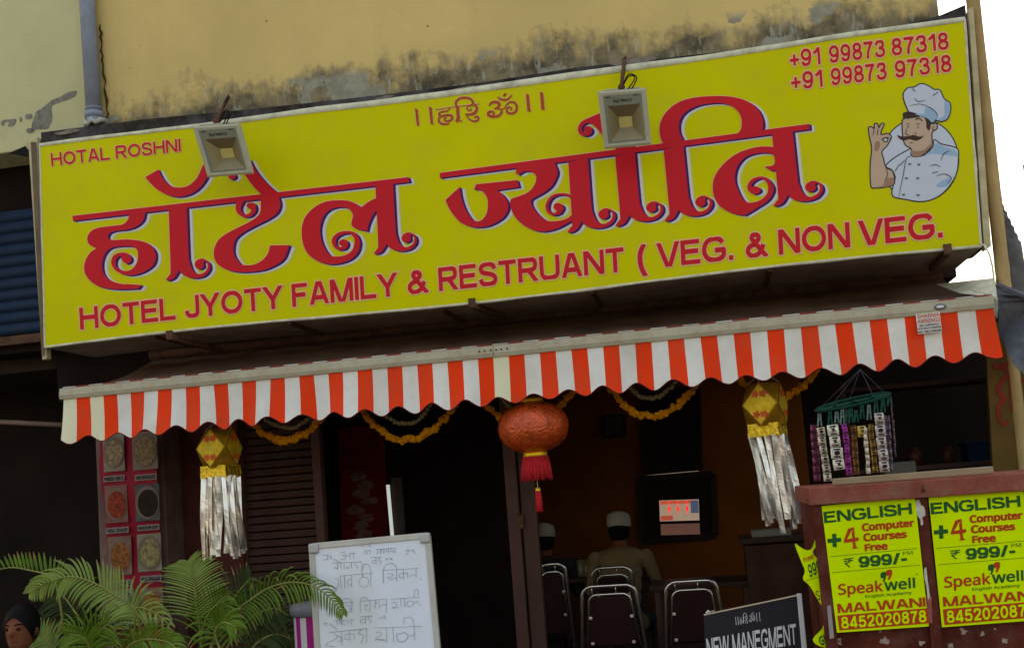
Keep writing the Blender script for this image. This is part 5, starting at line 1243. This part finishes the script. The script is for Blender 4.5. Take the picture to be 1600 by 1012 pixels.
    if cap:
        b = MB(); prof = [(0.088, .03), (.093, .045), (.092, .095), (.082, .128), (.05, .142), (.01, .145)]; V = []
        for r, z in prof:
            for k in range(24): a = 2*math.pi*k/24; V.append(H(r*math.cos(a), -.005+r*1.14*math.sin(a), hz+z-.01+.012*math.sin(a)*(-1)))
        b.add(V, [(j*24+k, j*24+(k+1) % 24, (j+1)*24+(k+1) % 24, (j+1)*24+k) for j in range(5) for k in range(24)], 0, True); b.build('cap', M['cloth_white'], t)
    b = MB(); V = []; n_ = 24                                              # collar
    for z, r in ((sh+.01, .085), (sh+.045, .072), (sh+.05, .078), (sh+.02, .10)):
        for k in range(n_): a = 2*math.pi*k/n_; V.append(T(r*math.cos(a), ny+.01+r*math.sin(a), z))
    b.add(V, [(j*n_+k, j*n_+(k+1) % n_, (j+1)*n_+(k+1) % n_, (j+1)*n_+k) for j in range(3) for k in range(n_)], 0, True); b.build('collar', shirt, t)
    return t
def seat_person(hx, hy, Y, face, shirt, label, **k):
    """put the crown of the head at photo point (hx,hy) at depth Y"""
    p = at(hx, hy, Y); fl = .09 if Y > .5 else 0; sit = p.z-fl-.10-.50-.30; sit = max(.25, sit)
    return person((p.x, Y-.1, fl), face, shirt, label, sit=sit, **k)
seat_person(962, 802, 2.45, rad(6), M['cloth_cream'], 'man seen from behind in cream shirt and white cap, at the table', lean=.10)
seat_person(852, 824, 2.9, rad(-8), M['cloth_dark'], 'man in dark clothes and white cap beside the brown post', lean=.10)
seat_person(68, 948, -.62, rad(176), mat('grey_shirt', (.20, .20, .22), .85, var=.15, bump=.3), 'dark haired person sitting behind the palms at the far left, head bare', cap=False, lean=.06)

# small stool for the person on the left
p = at(68, 948, -.62); st = thing('stool', (p.x, -.72, 0), 'low stool under the person behind the palms', 'stool')
b = MB(); b.lathe((p.x, -.72, .24), [(.15, 0), (.16, .02), (.15, .035)], 20); b.build('seat', M['brownpost'], st)
for k in range(3):
    a = k*2.09; b = MB(); b.tube([(p.x+.1*math.cos(a), -.72+.1*math.sin(a), .24), (p.x+.15*math.cos(a), -.72+.15*math.sin(a), 0.002)], .012, 8); b.build('leg', M['steel'], st)

# ------------------------------------------------------------------ black notice board
Z7 = lambda x, y: (1090+x/7.27, 910+y/7.27)
YN = -.9
FN = pxframe([Z7(70, 365), Z7(1135, 142), Z7(1230, 1250), Z7(110, 1480)], YN)
nb_ = thing('notice_board', (FN(.5, 1).x, YN, 0), 'black notice board with white lettering standing before the stall', 'notice board')
b = MB(); b.hexa([FN(0, 0), FN(1, 0), FN(1, 1), FN(0, 1)]+[FN(u, v, -.02) for u, v in ((0, 0), (1, 0), (1, 1), (0, 1))]); b.build('panel', M['boardblack'], nb_, .002)
b = MB(); Q_ = [Z7(1128, 130), Z7(1182, 125), Z7(1290, 1250), Z7(1228, 1255)]; P_ = [at(x, y, YN-.006) for x, y in Q_]; b.hexa(P_+[p+Vector((0, .035, 0)) for p in P_]); b.build('edge_board', M['boardwhite'], nb_, .002)
b = MB(); b.bar(FN(0, -.003, -.006), FN(1, -.003, -.006), .006, .02, up=FN.n); b.build('top_trim', M['steel'], nb_)
b = MB(); b.tube([FN(.03, -.01, .0), FN(.05, -.03, 0), FN(.07, -.012, 0)], .006, 8); b.build('hook', M['boardwhite'], nb_)
b = MB()
for a, c2 in ((Z7(430, 385), Z7(440, 480)), (Z7(456, 380), Z7(466, 475)), (Z7(668, 338), Z7(676, 442)), (Z7(700, 330), Z7(710, 436))):
    ribbon2d(b, [a, c2], .75, lambda x, y: at(x, y, YN-.002))
ax_ = lambda x, y: Z7(425+(x-60)*(715-425)/1475., 385-(x-60)*.043+(y-100)*.40*.62)
HZ = [(s_, w_, tp) for s_, w_, tp in HARI]
def nfn(x, y): u = (x-60)/1475; v = (y-236-(-(x-60)*.13)-0)/1.0; return Z7(430+u*280, 392-u*58+v*.33)
def nfn(x, y):
    u = (x-60)/1475.; yy = y-(300-u*190); return Z7(430+u*280, 392-u*58+(yy+0)*.42)
strokes(b, None, HARI, nfn, .95, YN-.0022)
b.build('lettering', M['boardwhite'], nb_); b = MB()
bold_text(b, 'NEW MANEGMENT', pxframe([Z7(97, 634), Z7(1112, 460), Z7(1128, 692), Z7(112, 872)], YN), .002, .17, 0, .12)
put_text(b, 'FAMILY RESTAURANT', pxframe([Z7(125, 960), Z7(1135, 770), Z7(1150, 900), Z7(135, 1090)], YN), .002, .03, .03) if False else None
b.build('lettering', M['boardwhite'], nb_)
b = MB()
for u in (.1, .9): b.bar(FN(u, .95, -.03), Vector((FN(u, 1).x, YN+.02, 0.0)), .03, .03)
b.build('stand', M['rust'], nb_)

# ------------------------------------------------------------------ stall with posters
YC = -1.15
st = thing('stall', (at(1430, 900, YC).x, YC+.4, 0), 'dark red painted wooden stall counter with lime posters pasted on its front', 'stall')
tl = at(1262, 757, YC-.03); tr_ = at(1700, 722, YC-.03); zt1 = tl.z; 
x0_ = at(1276, 860, YC).x; x1_ = x0_+1.35; ztop = at(1400, 752, YC-.03).z
TH = .075
b = MB(); b.box(((tl.x+x1_+.03)/2, YC+.36, ztop-TH/2), (x1_+.03-tl.x, .80, TH)); b.build('counter_top', M['stalltop'], st, .006)
zfb = ztop-TH
FX = lambda px_, py_: at(px_, py_, YC).x
posts = [(x0_, at(1300, 870, YC).x-.012), (at(1432, 850, YC).x+.015, at(1456, 850, YC).x), (x1_-.06, x1_)]
for a, c2 in posts:
    b = MB(); b.box(((a+c2)/2, YC+.02, zfb/2), (c2-a, .05, zfb-.002)); b.build('front_post', M['stall'], st, .004)
b = MB(); b.box(((x0_+x1_)/2, YC+.05, zfb/2), (x1_-x0_-.004, .04, zfb-.004)); b.build('front_panel', M['stall'], st)
b = MB(); b.box((x0_+.02, YC+.4, zfb/2), (.03, .66, zfb-.004)); b.build('side_panel', M['stall'], st)
b = MB(); b.box(((x0_+x1_)/2, YC+.022, zfb-.022), (x1_-x0_-.1, .04, .035)); b.build('top_rail', mat('stall_rail', (.11, .022, .016), .65, var=.25, dirt=(.2, .1, .07)), st, .004)
b = MB(); p = at(1441, 757, YC-.035); b.tube([p, p+Vector((0, 0, -.03))], .009, 8); b.build('latch', M['rust'], st)
# scraped paint patches low on the front
b = MB(); mscr = mat('scraped_patch', (.34, .24, .20), .9, var=.4, scale=25)
rnd = random.Random(5)
for cx_, cy_, r in ((1382, 1000, 9), (1440, 1003, 7), (1312, 1004, 6), (1505, 985, 8), (1535, 990, 6), (1570, 1000, 7), (1485, 1008, 6), (1375, 985, 3), (1310, 998, 5), (1555, 982, 3)):
    pts = [(cx_+r*rnd.uniform(.3, 1.2)*math.cos(a), cy_+r*.7*rnd.uniform(.3, 1.2)*math.sin(a)) for a in np.linspace(0, 2*math.pi, 13)[:-1]]
    b = MB(); poly2d(b, catmull(pts, 2), lambda x, y: at(x, y, YC-.009 if (1432 < cx_ < 1460 or cx_ < 1302) else YC+.0285)); b.build('scraped_paint', mscr, st)
# plank on top
a = at(1302, 752, YC+.05); c2 = at(1551, 731, YC+.02)
b = MB(); b.bar(Vector((a.x, YC+.08, ztop+.016)), Vector((c2.x, YC+.04, ztop+.020)), .09, .028); tag(b.build('wood_plank', M['plank'], bevel=.004), 'weathered wooden plank lying along the stall top', 'plank')
# posters
Z8 = lambda x, y: (1265+x/3.863, 750+y/3.863)
src = np.array([Z8(72, 155), Z8(635, 100), Z8(720, 880), Z8(165, 918)])
def homog(s_, d_):
    A = []; Bv = []
    for (x, y), (u, v) in zip(s_, d_): A.append([x, y, 1, 0, 0, 0, -u*x, -u*y]); Bv.append(u); A.append([0, 0, 0, x, y, 1, -v*x, -v*y]); Bv.append(v)
    h = np.linalg.solve(np.array(A), np.array(Bv)); return lambda x, y: ((h[0]*x+h[1]*y+h[2])/(h[6]*x+h[7]*y+1), (h[3]*x+h[4]*y+h[5])/(h[6]*x+h[7]*y+1))
def poster(dst, label, Y):
    hg = homog(src, dst); PX = lambda x, y: hg(*Z8(x, y))
    c_ = at(*PX(400, 520), Y); t = thing('poster', c_, label, 'poster', 'lime tuition posters on the stall')
    b = MB(); g_ = []
    for j in range(13):
        for i in range(9):
            u, v = i/8, j/12; x = (72+u*563)*(1-v)+(165+u*555)*v; y = 155*(1-v)+918*v+u*(-55*(1-v)-38*v); g_.append(at(*PX(x, y), Y))
    b.add(g_, [(j*9+i, (j+1)*9+i, (j+1)*9+i+1, j*9+i+1) for j in range(12) for i in range(8)]); b.build('sheet', M['neon'], t)
    def txt(s_, q_, m, off=.03, name='lettering', w=.0012, sp=1.0):
        b = MB(); put_text(b, s_, Frame([at(*PX(*p), Y) for p in q_]), w, off, off, sp); b.build(name, M[m], t)
    def big(s_, q_, m, wt=.2, gap=.13, w=.0012, name='lettering'):
        b = MB(); bold_text(b, s_, Frame([at(*PX(*p), Y) for p in q_]), w, wt, 0, gap); b.build(name, M[m], t)
    big('ENGLISH', [(85, 190), (612, 135), (618, 203), (92, 258)], 'pgreen', .23, .12)
    b = MB(); 
    for k, (p_, q_, w_) in enumerate((((148, 322), (152, 402), 6.5), ((108, 366), (190, 357), 6.5))): ribbon2d(b, [PX(*p_), PX(*q_)], w_, lambda x, y: at(x, y, Y-.0012-k*.0001))
    b.build('plus_sign', M['pgreen'], t)
    b = MB(); poly2d(b, [PX(*p) for p in catmull(parse("232,292* 268,281* 274,346* 292,342* 299,354* 290,366* 275,368* 281,398* 294,408* 256,413* 263,400* 259,371* 208,377* 206,364*"), 2)], lambda x, y: at(x, y, Y-.0012)); b.build('lettering', M['pred'], t)
    b = MB(); poly2d(b, [PX(*p) for p in ((252, 305), (257, 349), (228, 354))], lambda x, y: at(x, y, Y-.0014)); ribbon2d(b, [PX(262, 300), PX(228, 352)], .6, lambda x, y: at(x, y, Y-.0015)); b.build('figure_gap', M['neon'], t)
    txt('Computer', [(313, 260), (630, 232), (634, 290), (318, 322)], 'pred', .045)
    txt('Courses', [(322, 320), (585, 300), (587, 346), (325, 370)], 'pred', .045)
    txt('Free', [(330, 385), (470, 370), (472, 418), (333, 428)], 'pred', .045)
    b = MB(); ribbon2d(b, [PX(122, 460), PX(650, 410)], .7, lambda x, y: at(x, y, Y-.0012)); ribbon2d(b, [PX(135, 556), PX(665, 510)], .7, lambda x, y: at(x, y, Y-.0012)); b.build('rule_line', M['pgreen'], t)
    big('₹', [(205, 472), (262, 465), (260, 521), (210, 526)], 'pgreen', .12)
    big('999/-', [(295, 460), (582, 432), (590, 500), (302, 526)], 'pgreen', .24, .10)
    txt('PM', [(563, 430), (620, 423), (622, 445), (565, 452)], 'pgreen', .0)
    b = MB(); poly2d(b, [PX(*p) for p in catmull(parse("430,558 458,552 462,575 452,612* 440,610* 446,590 430,588"), 3)], lambda x, y: at(x, y, Y-.0012)); b.build('quote_mark', M['pgreen'], t)
    b = MB(); poly2d(b, [PX(*p) for p in catmull(parse("463,545 493,538 498,565 482,600* 470,598* 478,575 463,572"), 3)], lambda x, y: at(x, y, Y-.0012)); b.build('quote_mark', M['pred'], t)
    txt('Speak', [(170, 622), (440, 600), (445, 688), (175, 712)], 'pred', .02)
    txt('well', [(448, 592), (635, 585), (638, 648), (452, 668)], 'pgreen', .02)
    txt('TM', [(638, 563), (655, 561), (656, 569), (639, 571)], 'pgreen', .0)
    txt('English Academy', [(335, 690), (615, 665), (617, 690), (337, 714)], 'pgreen', .01)
    big('MALWANI', [(167, 744), (695, 704), (700, 760), (173, 800)], 'pred', .22, .12)
    b = MB(); b.add([at(*PX(*p), Y-.0012) for p in ((168, 815), (712, 770), (722, 862), (180, 905))], [(0, 1, 2, 3)]); b.build('number_band', M['pred'], t)
    big('8452020878', [(188, 824), (700, 781), (705, 853), (195, 893)], 'neon', .20, .16, w=.0022)
d1 = src; d2 = np.array([(1450.8, 776.3), (1598.8, 764.7), (1621, 968), (1471.8, 979.2)])
YP = YC-.0085
poster(d1, 'lime tuition poster at the stall corner, whole in view', YP); poster(d2, 'lime tuition poster right of the stall centre post, cut by the picture edge', YP)
# paper remnants between and beside the posters
def scrap(name, s_, fn, Y, m, label=None, cat=None, parent=None):
    b = MB(); poly2d(b, [fn(*p) for p in catmull(parse(s_), 2)], lambda x, y: at(x, y, Y)); o = b.build(name, m, parent)
    return o
scrap('torn_paper', "632,150 645,118 665,122 672,150 690,158 700,210 680,222 686,262 672,270 668,235 650,215 640,190", Z8, YC-.0065, M['paper'], parent=st)
scrap('torn_paper', "690,540 705,525 712,600 725,690 715,720 705,640 695,600", Z8, YC-.0072, M['paper'], parent=st)
scrap('torn_paper', "705,688* 735,700* 742,858* 716,862*", Z8, YC-.0068, mat('old_poster', (.30, .09, .07), .8, var=.5, scale=30), parent=st)
scrap('torn_paper', "105,128* 580,88* 582,100* 110,145*", Z8, YC-.0055, M['boardwhite'], parent=st)
scrap('torn_paper', "105,758* 128,752* 148,950* 122,955*", Z8, YC-.0075, mat('pale_scrap', (.30, .25, .24), .8, var=.2), parent=st)
# torn lime posters on the stall side (they hang off the left corner)
Z9 = lambda x, y: (1200+x/2.29, 570+y/2.29)
tp = thing('torn_poster', at(1270, 900, YC+.02), 'torn lime poster curling off the left side of the stall', 'poster')
for k, s_ in enumerate(("96,640 115,650 140,662 160,650 172,600* 176,640 160,670 185,700* 205,745* 212,885* 185,850 150,790 125,765 132,735 118,700", "205,890* 215,960* 222,1010* 185,1005 160,980 195,940 198,910")):
    b = MB(); poly2d(b, [Z9(*p) for p in catmull(parse(s_), 3)], lambda x, y: at(x, y, YC+.03)); b.build('sheet', M['neon'], tp)
b = MB()
bold_text(b, '999', pxframe([Z9(140, 715), Z9(182, 695), Z9(190, 740), Z9(150, 760)], YC+.03), .002, .17)
b.build('lettering', M['pgreen'], tp); b = MB()
put_text(b, 'Sp', pxframe([Z9(168, 808), Z9(200, 800), Z9(205, 850), Z9(178, 850)], YC+.03), .002, .0, .0)
b.build('lettering', M['pgreen'], tp); b = MB()
put_text(b, 'GLI', pxframe([Z9(178, 975), Z9(215, 950), Z9(222, 985), Z9(190, 1005)], YC+.03), .002, .03, .03)
b.build('lettering', M['pgreen'], tp); b = MB()
ribbon2d(b, [Z9(133, 772), Z9(195, 752)], .6, lambda x, y: at(x, y, YC+.028)); b.build('rule_line', M['pgreen'], tp)
b = MB(); put_text(b, 'Free', pxframe([Z9(125, 690), Z9(160, 672), Z9(163, 692), Z9(130, 706)], YC+.03), .002, .02, .02); b.build('lettering', M['pred'], tp)

# ------------------------------------------------------------------ clip hanger with sachet strips
YH = -.55
Z10 = lambda x, y: (1250+x/5.95, 600+y/5.95)
hg_ = thing('clip_hanger', at(*Z10(480, 60), YH), 'teal plastic clip hanger strung under the awning at the stall', 'hanger')
cL, cR = at(*Z10(150, 245), YH), at(*Z10(830, 85), YH); cc = (cL+cR)/2; rx = (cR-cL).length/2; ex = (cR-cL).normalized(); ey = Vector((0, 1, 0)); ey = (ey-ex*ey.dot(ex)).normalized()
ez = ex.cross(ey)
b = MB(); ring = [cc+ex*rx*math.cos(a)+ey*rx*.8*math.sin(a)+Vector((0, 0, .022*math.sin(a))) for a in np.linspace(0, 2*math.pi, 41)[:-1]]
for z in (0, .0): b.tube(ring, .008, 8, closed=True)
b.build('ring', M['teal'], hg_)
b = MB()
for f in (-.5, 0, .5): b.bar(cc+ex*rx*f-ey*rx*.7, cc+ex*rx*f+ey*rx*.7, .010, .007)
b.bar(cc-ex*rx*.97, cc+ex*rx*.97, .022, .010); b.build('spoke', M['teal'], hg_)
b = MB(); apex = at(*Z10(560, -140), YH+.1)
for a in (0.3, 1.6, 2.8, 4.0, 5.2): b.tube([cc+ex*rx*math.cos(a)+ey*rx*.8*math.sin(a), apex], .0009, 4)
b.build('suspension_cord', M['tarp'], hg_)
strip_defs = [  # x_top,y_top, x_bot,y_bot, width(px zoomed), n, colour, depth offset
    (125, 375, 165, 905, 62, 7, 'smaroon', .03), (190, 400, 262, 905, 66, 6, 'swhite', -.02), (300, 375, 370, 800, 100, 4, 'sbig', -.05),
    (412, 370, 462, 850, 48, 5, 'spink', .0), (495, 380, 528, 845, 48, 6, 'sbrown', .03), (572, 385, 578, 495, 70, 1, 'sgold', -.01), (605, 400, 640, 835, 34, 7, 'ssilver', -.02),
    (655, 370, 705, 825, 46, 6, 'samber', .02), (730, 265, 792, 820, 84, 5, 'sgrey', -.03), (805, 290, 838, 815, 52, 7, 'spurple', .05), (845, 120, 890, 680, 14, 8, 'sthin', .03)]
colr = {'smaroon': (.16, .03, .06), 'swhite': (.42, .36, .25), 'sbig': (.50, .42, .33), 'spink': (.30, .03, .22), 'sbrown': (.22, .09, .02), 'sgold': (.38, .27, .04), 'ssilver': (.40, .35, .26), 'samber': (.30, .17, .03), 'sgrey': (.33, .29, .25), 'spurple': (.14, .11, .14), 'sthin': (.10, .07, .07)}
desc = ['dark maroon sachet strip, leftmost on the teal hanger', 'narrow cream sachet strip second from the left on the teal hanger', 'wide cream sachet strip of four big packs', 'bright magenta sachet strip beside the big cream packs', 'brown sachet strip right of the magenta one', 'single mustard yellow packet on the teal hanger', 'thin silver sachet strip under the mustard packet', 'amber sachet strip right of the thin silver strip', 'wide grey and white sachet strip near the right end of the hanger', 'dark patterned sachet strip behind the wide grey one', 'thinnest dark strip at the right end of the teal hanger']
mprint = mat('sachet_ink', (.03, .012, .02), .4, .1, var=.4)
for (xt, yt, xb_, yb_, w_, n_, ck, dz), ds in zip(strip_defs, desc):
    Y = YH+dz-.03; ms = mat('sachet_'+ck, tuple(min(.8, v*1.5) for v in colr[ck]), .3, .15, var=.55, scale=70, dirt=tuple(v*.3 for v in colr[ck]), dscale=38, damt=.6, bump=.4)
    t = thing('sachet_strip', at(*Z10(xt, yt), Y), ds, 'sachet strip', 'strips of sachets on the hanger')
    for k in range(n_):
        f0, f1 = k/n_, (k+1)/n_-.02/n_*2
        jx_, jy_ = random.uniform(-4, 4), random.uniform(-5, 5); a = at(*Z10(xt+(xb_-xt)*f0+jx_, yt+(yb_-yt)*f0+2), Y); c2 = at(*Z10(xt+(xb_-xt)*f1+jy_, yt+(yb_-yt)*f1-2), Y); wd = w_/5.95/1700*(Y+6)/2*random.uniform(.92, 1.05)
        dn_ = c2-a; sd_ = Vector((dn_.z, 0, -dn_.x)).normalized()*-1; nv = Vector((0, -1, 0)); tw = random.uniform(-.006, .006); V = []
        for j, (fj, th) in enumerate(((0, .0), (.1, .001), (.3, .008), (.7, .008), (.9, .001), (1, 0))):
            for i_, (s_, th2) in enumerate(((-1, 0), (-.6, 1), (.0, 1.2), (.6, 1), (1, 0))):
                V.append(a+dn_*fj+sd_*wd*s_*(1 if 0 < j < 5 else .96)+nv*(th*th2+tw*s_))
        m0 = len(V); V += [v-nv*2*(0) + Vector((0, .006, 0)) for v in V]
        Fc = [(j*5+i, (j+1)*5+i, (j+1)*5+i+1, j*5+i+1) for j in range(5) for i in range(4)]; Fc += [tuple(m0+x for x in f[::-1]) for f in Fc]
        b = MB(); b.add(V, Fc, 0, True); ce_ = a+dn_*.5+nv*.0115; rr_ = min(wd*.55, dn_.length*.28); dd_ = dn_.normalized()
        if w_ > 40:
            b.add([ce_+(sd_*math.cos(z)*rr_+dd_*math.sin(z)*rr_*.8) for z in np.linspace(0, 2*math.pi, 11)[:-1]], [tuple(range(10))], 1) if (k*7+n_) % 3 == 0 else b.add([ce_+sd_*rr_*p_+dd_*rr_*q_ for p_, q_ in ((-.9, -.8), (-.2, -.5), (.7, -1), (.4, -.1), (.9, .6), (.1, .35), (-.5, .9), (-.3, .1))], [tuple(range(8))], 1)
            for of in (-.34, .36): c3 = a+dn_*(.5+of)+nv*.0105; b.add([c3-sd_*wd*.6-dd_*.003, c3+sd_*wd*.5-dd_*.004, c3+sd_*wd*.55+dd_*.004, c3-sd_*wd*.6+dd_*.003], [(0, 1, 2, 3)], 1)
        b.build('sachet', [ms, mprint], t)
# clips
for xk, y0_, y1_ in ((180, 270, 390), (278, 250, 380), (392, 230, 375), (472, 225, 360), (520, 240, 350), (575, 185, 320), (640, 190, 330), (705, 150, 270), (770, 125, 260), (830, 100, 200), (340, 255, 360), (440, 240, 350)):
    p, q_ = at(*Z10(xk, y0_), YH-.02), at(*Z10(xk+3, y1_), YH-.02)
    b = MB(); b.bar(p+Vector((-.004, 0, 0)), q_+Vector((-.009, -.004, 0)), .007, .006); b.bar(p+Vector((.004, 0, 0)), q_+Vector((.009, .004, 0)), .007, .006); b.bar((p+q_)/2+Vector((-.007, 0, 0)), (p+q_)/2+Vector((.007, 0, 0)), .008, .008); b.build('clip', M['teal'] if random.random() < .5 else mat('clip_grey', (.12, .20, .18), .4), hg_)

# ------------------------------------------------------------------ inside the stall: shelf, blue crate, tins
b = MB(); p = at(1538, 706, .9); b.box((p.x, .95, p.z-.06), (.20, .2, .22)); b.box((p.x, .95, p.z+.06), (.22, .22, .02)); tag(b.build('blue_crate', mat('crate_blue', (.006, .018, .05), .5, var=.2), bevel=.006), 'dark blue plastic crate in the shadow behind the stall plank', 'crate')
p = at(1413, 730, -.1); b = MB(); b.box((p.x, .1, p.z-.04), (.16, .15, .14)); tag(b.build('tin_box', mat('tin_dull', (.09, .08, .06), .5, .2), bevel=.006), 'small dull box behind the stall plank beside the sachets', 'box')
p = at(1480, 722, .3); sv = thing('rear_shelf', (p.x, .5, 0), 'dark shelf unit in the shadow behind the stall', 'shelf')
msh = mat('shelf_dark', (.05, .025, .02), .7, var=.3)
for zz in (p.z-.35, p.z-.02, p.z+.45):
    b = MB(); b.box((p.x, .6, zz), (.95, .3, .025)); b.build('shelf_board', msh, sv, .003)
for sx in (-.49, .49):
    b = MB(); b.box((p.x+sx, .6, (p.z+.5)/2), (.03, .32, p.z+.5)); b.build('upright', msh, sv, .003)
for i, dx in enumerate((-.3, -.12, .06)):
    b = MB(); b.lathe((p.x+dx, .55, p.z-.006), [(.035, 0), (.037, .07), (.02, .085), (.02, .10)], 14); tag(b.build('jar', mat('jar_red', (.05, .012, .008), .4, var=.3)), f'dim reddish jar on the rear shelf, {("nearest the sachets", "in the middle", "nearest the blue crate")[i]}', 'jar', 'jars on the rear shelf')
# back wall of that bay
wallbox('stall_bay_wall', at(1262, 700, 1.3).x, at(1660, 700, 1.3).x, 1.3, 1.4, .01, zsoff, M['darkwall'])

# ------------------------------------------------------------------ right edge: mustard wall with red letters, pole, tarpaulin, tin sheet
q_ = [(1545, 490), (1760, 470), (1800, 1012), (1585, 1012)]
mw = thing('side_wall', at(1600, 900, -.1), 'mustard wall with faded red painted letters at the right edge', 'wall')
P_ = [at(1538, 505, .1), at(1800, 480, .1), at(1830, 1300, .1), at(1585, 1300, .1)]
b = MB(); b.hexa(P_+[p+Vector((.05, .25, 0)) for p in P_]); b.build('panel', M['yellowwall'], mw, .004)
b = MB()
ZB = lambda x, y: (1380+x/4.6, 540+y/4.6)
strokes(b, None, [("820,170 870,160 900,200 850,260 830,330 870,380 830,440 835,520 875,570 900,520", 1.0, True), ("920,150 925,300 935,480", .9, False), ("1010,240 960,300 950,400 990,480 1040,470", 1.1, True), ("790,150 1010,110", .8, False), ("980,640 1000,760", .8, True)], ZB, 8.0, .096)
b.build('painted_letters', M['redpaintsign'], mw)
# bamboo pole
YPo = .12
pa, pb = at(1492, -260, YPo), at(1581, 560, YPo); pa = pa+(pa-pb)*.15; zlow = pb
bp_ = thing('bamboo_pole', Vector((pb.x+.12, YPo, 0)), 'tall weathered bamboo pole beside the right end of the sign', 'pole')
b = MB(); L_ = []; rs = []
dd_ = pb-pa; gnd = pa+dd_*((pa.z-0)/(pa.z-pb.z))
for i in range(121):
    f = i/120; L_.append(pa.lerp(gnd, f)); f2 = (f*14) % 1; rs.append(.036+.004*math.exp(-((f2-.5)/.04)**2))
b.tube(L_, rs, 16); b.build('culm', M['bamboo'], bp_)
# grey tarpaulin
tpn = MB(); ZT = lambda x, y: (1500+x/3.16, 280+y/3.16)
outline = catmull([ZT(*p[:2])+((1,) if len(p) > 2 else ()) for p in parse("178,520* 230,545 330,590* 420,600* 420,1060* 330,985 300,950 260,905 215,800 185,775* 190,640")], 4)
poly2d(tpn, outline, lambda x, y: at(x, y, -.28+.05*math.sin(x*.09)+.03*math.sin(y*.05)))
o = tpn.build('tarpaulin', M['tarp']); tag(o, 'grey tarpaulin sheet hanging at the right end of the awning', 'tarpaulin')
so_ = o.modifiers.new('thick', 'SOLIDIFY'); so_.thickness = .004
b = MB(); b.tube([at(1557, 444, -.27), at(1600, 462, -.3), at(1660, 475, -.35)], .012, 8); tag(b.build('tarpaulin_rope', M['tarp']), 'dark rolled edge rope along the top of the grey tarpaulin', 'rope')
# tin sheet standing behind
ta, tb2 = at(*ZT(188, 75), .5), at(*ZT(308, 330), .5); b = MB(); nC = 14; V = []
for k in range(nC+1):
    f = k/nC; p = ta.lerp(tb2, f); yy = .5+.012*math.cos(k*math.pi); V += [Vector((p.x, yy, p.z)), Vector((p.x+.10, yy, .0)), Vector((p.x, yy+.006, p.z)), Vector((p.x+.10, yy+.006, .0))]
b.add(V, [f for k in range(nC) for f in ((4*k, 4*k+1, 4*k+5, 4*k+4), (4*k+2, 4*k+6, 4*k+7, 4*k+3))], 0, False); tag(b.build('tin_sheet', M['tin']), 'grey corrugated metal sheet standing beyond the bamboo pole', 'metal sheet')
e_ = at(1596, 422, .53); b = MB(); b.tube([e_-Vector((.03, 0, 0)), e_+Vector((.5, 0, .01)), Vector((e_.x+.5, .53, 0))], .012, 8); tag(b.build('cross_rod', M['rust']), 'thin rod sticking out behind the metal sheet', 'rod')
nh = thing('house', at(1700, 600, 12), 'house farther off whose dark roof corner shows at the right picture edge', 'house'); nh.location.z = 0
c0 = at(1598, 258, 12); b = MB(); b.box((c0.x+6.9, 16, (c0.z-.3)/2), (6.4, 7, c0.z-.3)); b.build('wall', M['wall_left'], nh)
b = MB(); b.add([(c0.x, 12, c0.z), (c0.x+10.4, 12, c0.z), (c0.x+10.4, 20, c0.z), (c0.x+3.1, 20, c0.z), (c0.x+3.4, 14.5, c0.z+1.5), (c0.x+8.6, 14.5, c0.z+1.5), (c0.x+8.6, 17.5, c0.z+1.5), (c0.x+4.2, 17.5, c0.z+1.5),
       (c0.x, 12, c0.z-.25), (c0.x+10.4, 12, c0.z-.25), (c0.x+10.4, 20, c0.z-.25), (c0.x+3.1, 20, c0.z-.25)],
      [(0, 1, 5, 4), (1, 2, 6, 5), (2, 3, 7, 6), (3, 0, 4, 7), (4, 5, 6, 7), (0, 8, 9, 1), (1, 9, 10, 2), (2, 10, 11, 3), (3, 11, 8, 0), (8, 11, 10, 9)]); b.build('roof', M['tarp'], nh)
# loose white cable around the sign's lower right corner
pts = [at(*ZT(x, y), Y) for x, y, Y in ((95, 320, -.02), (120, 325, -.05), (145, 370, -.08), (160, 430, -.1), (168, 500, -.12), (162, 560, -.15), (140, 590, -.2), (120, 560, -.2), (60, 545, -.1))]
b = MB(); b.tube(pts, .005, 6); tag(b.build('loose_cable', M['flexedge']), 'loose pale cable looping from the sign\'s lower right corner', 'cable')
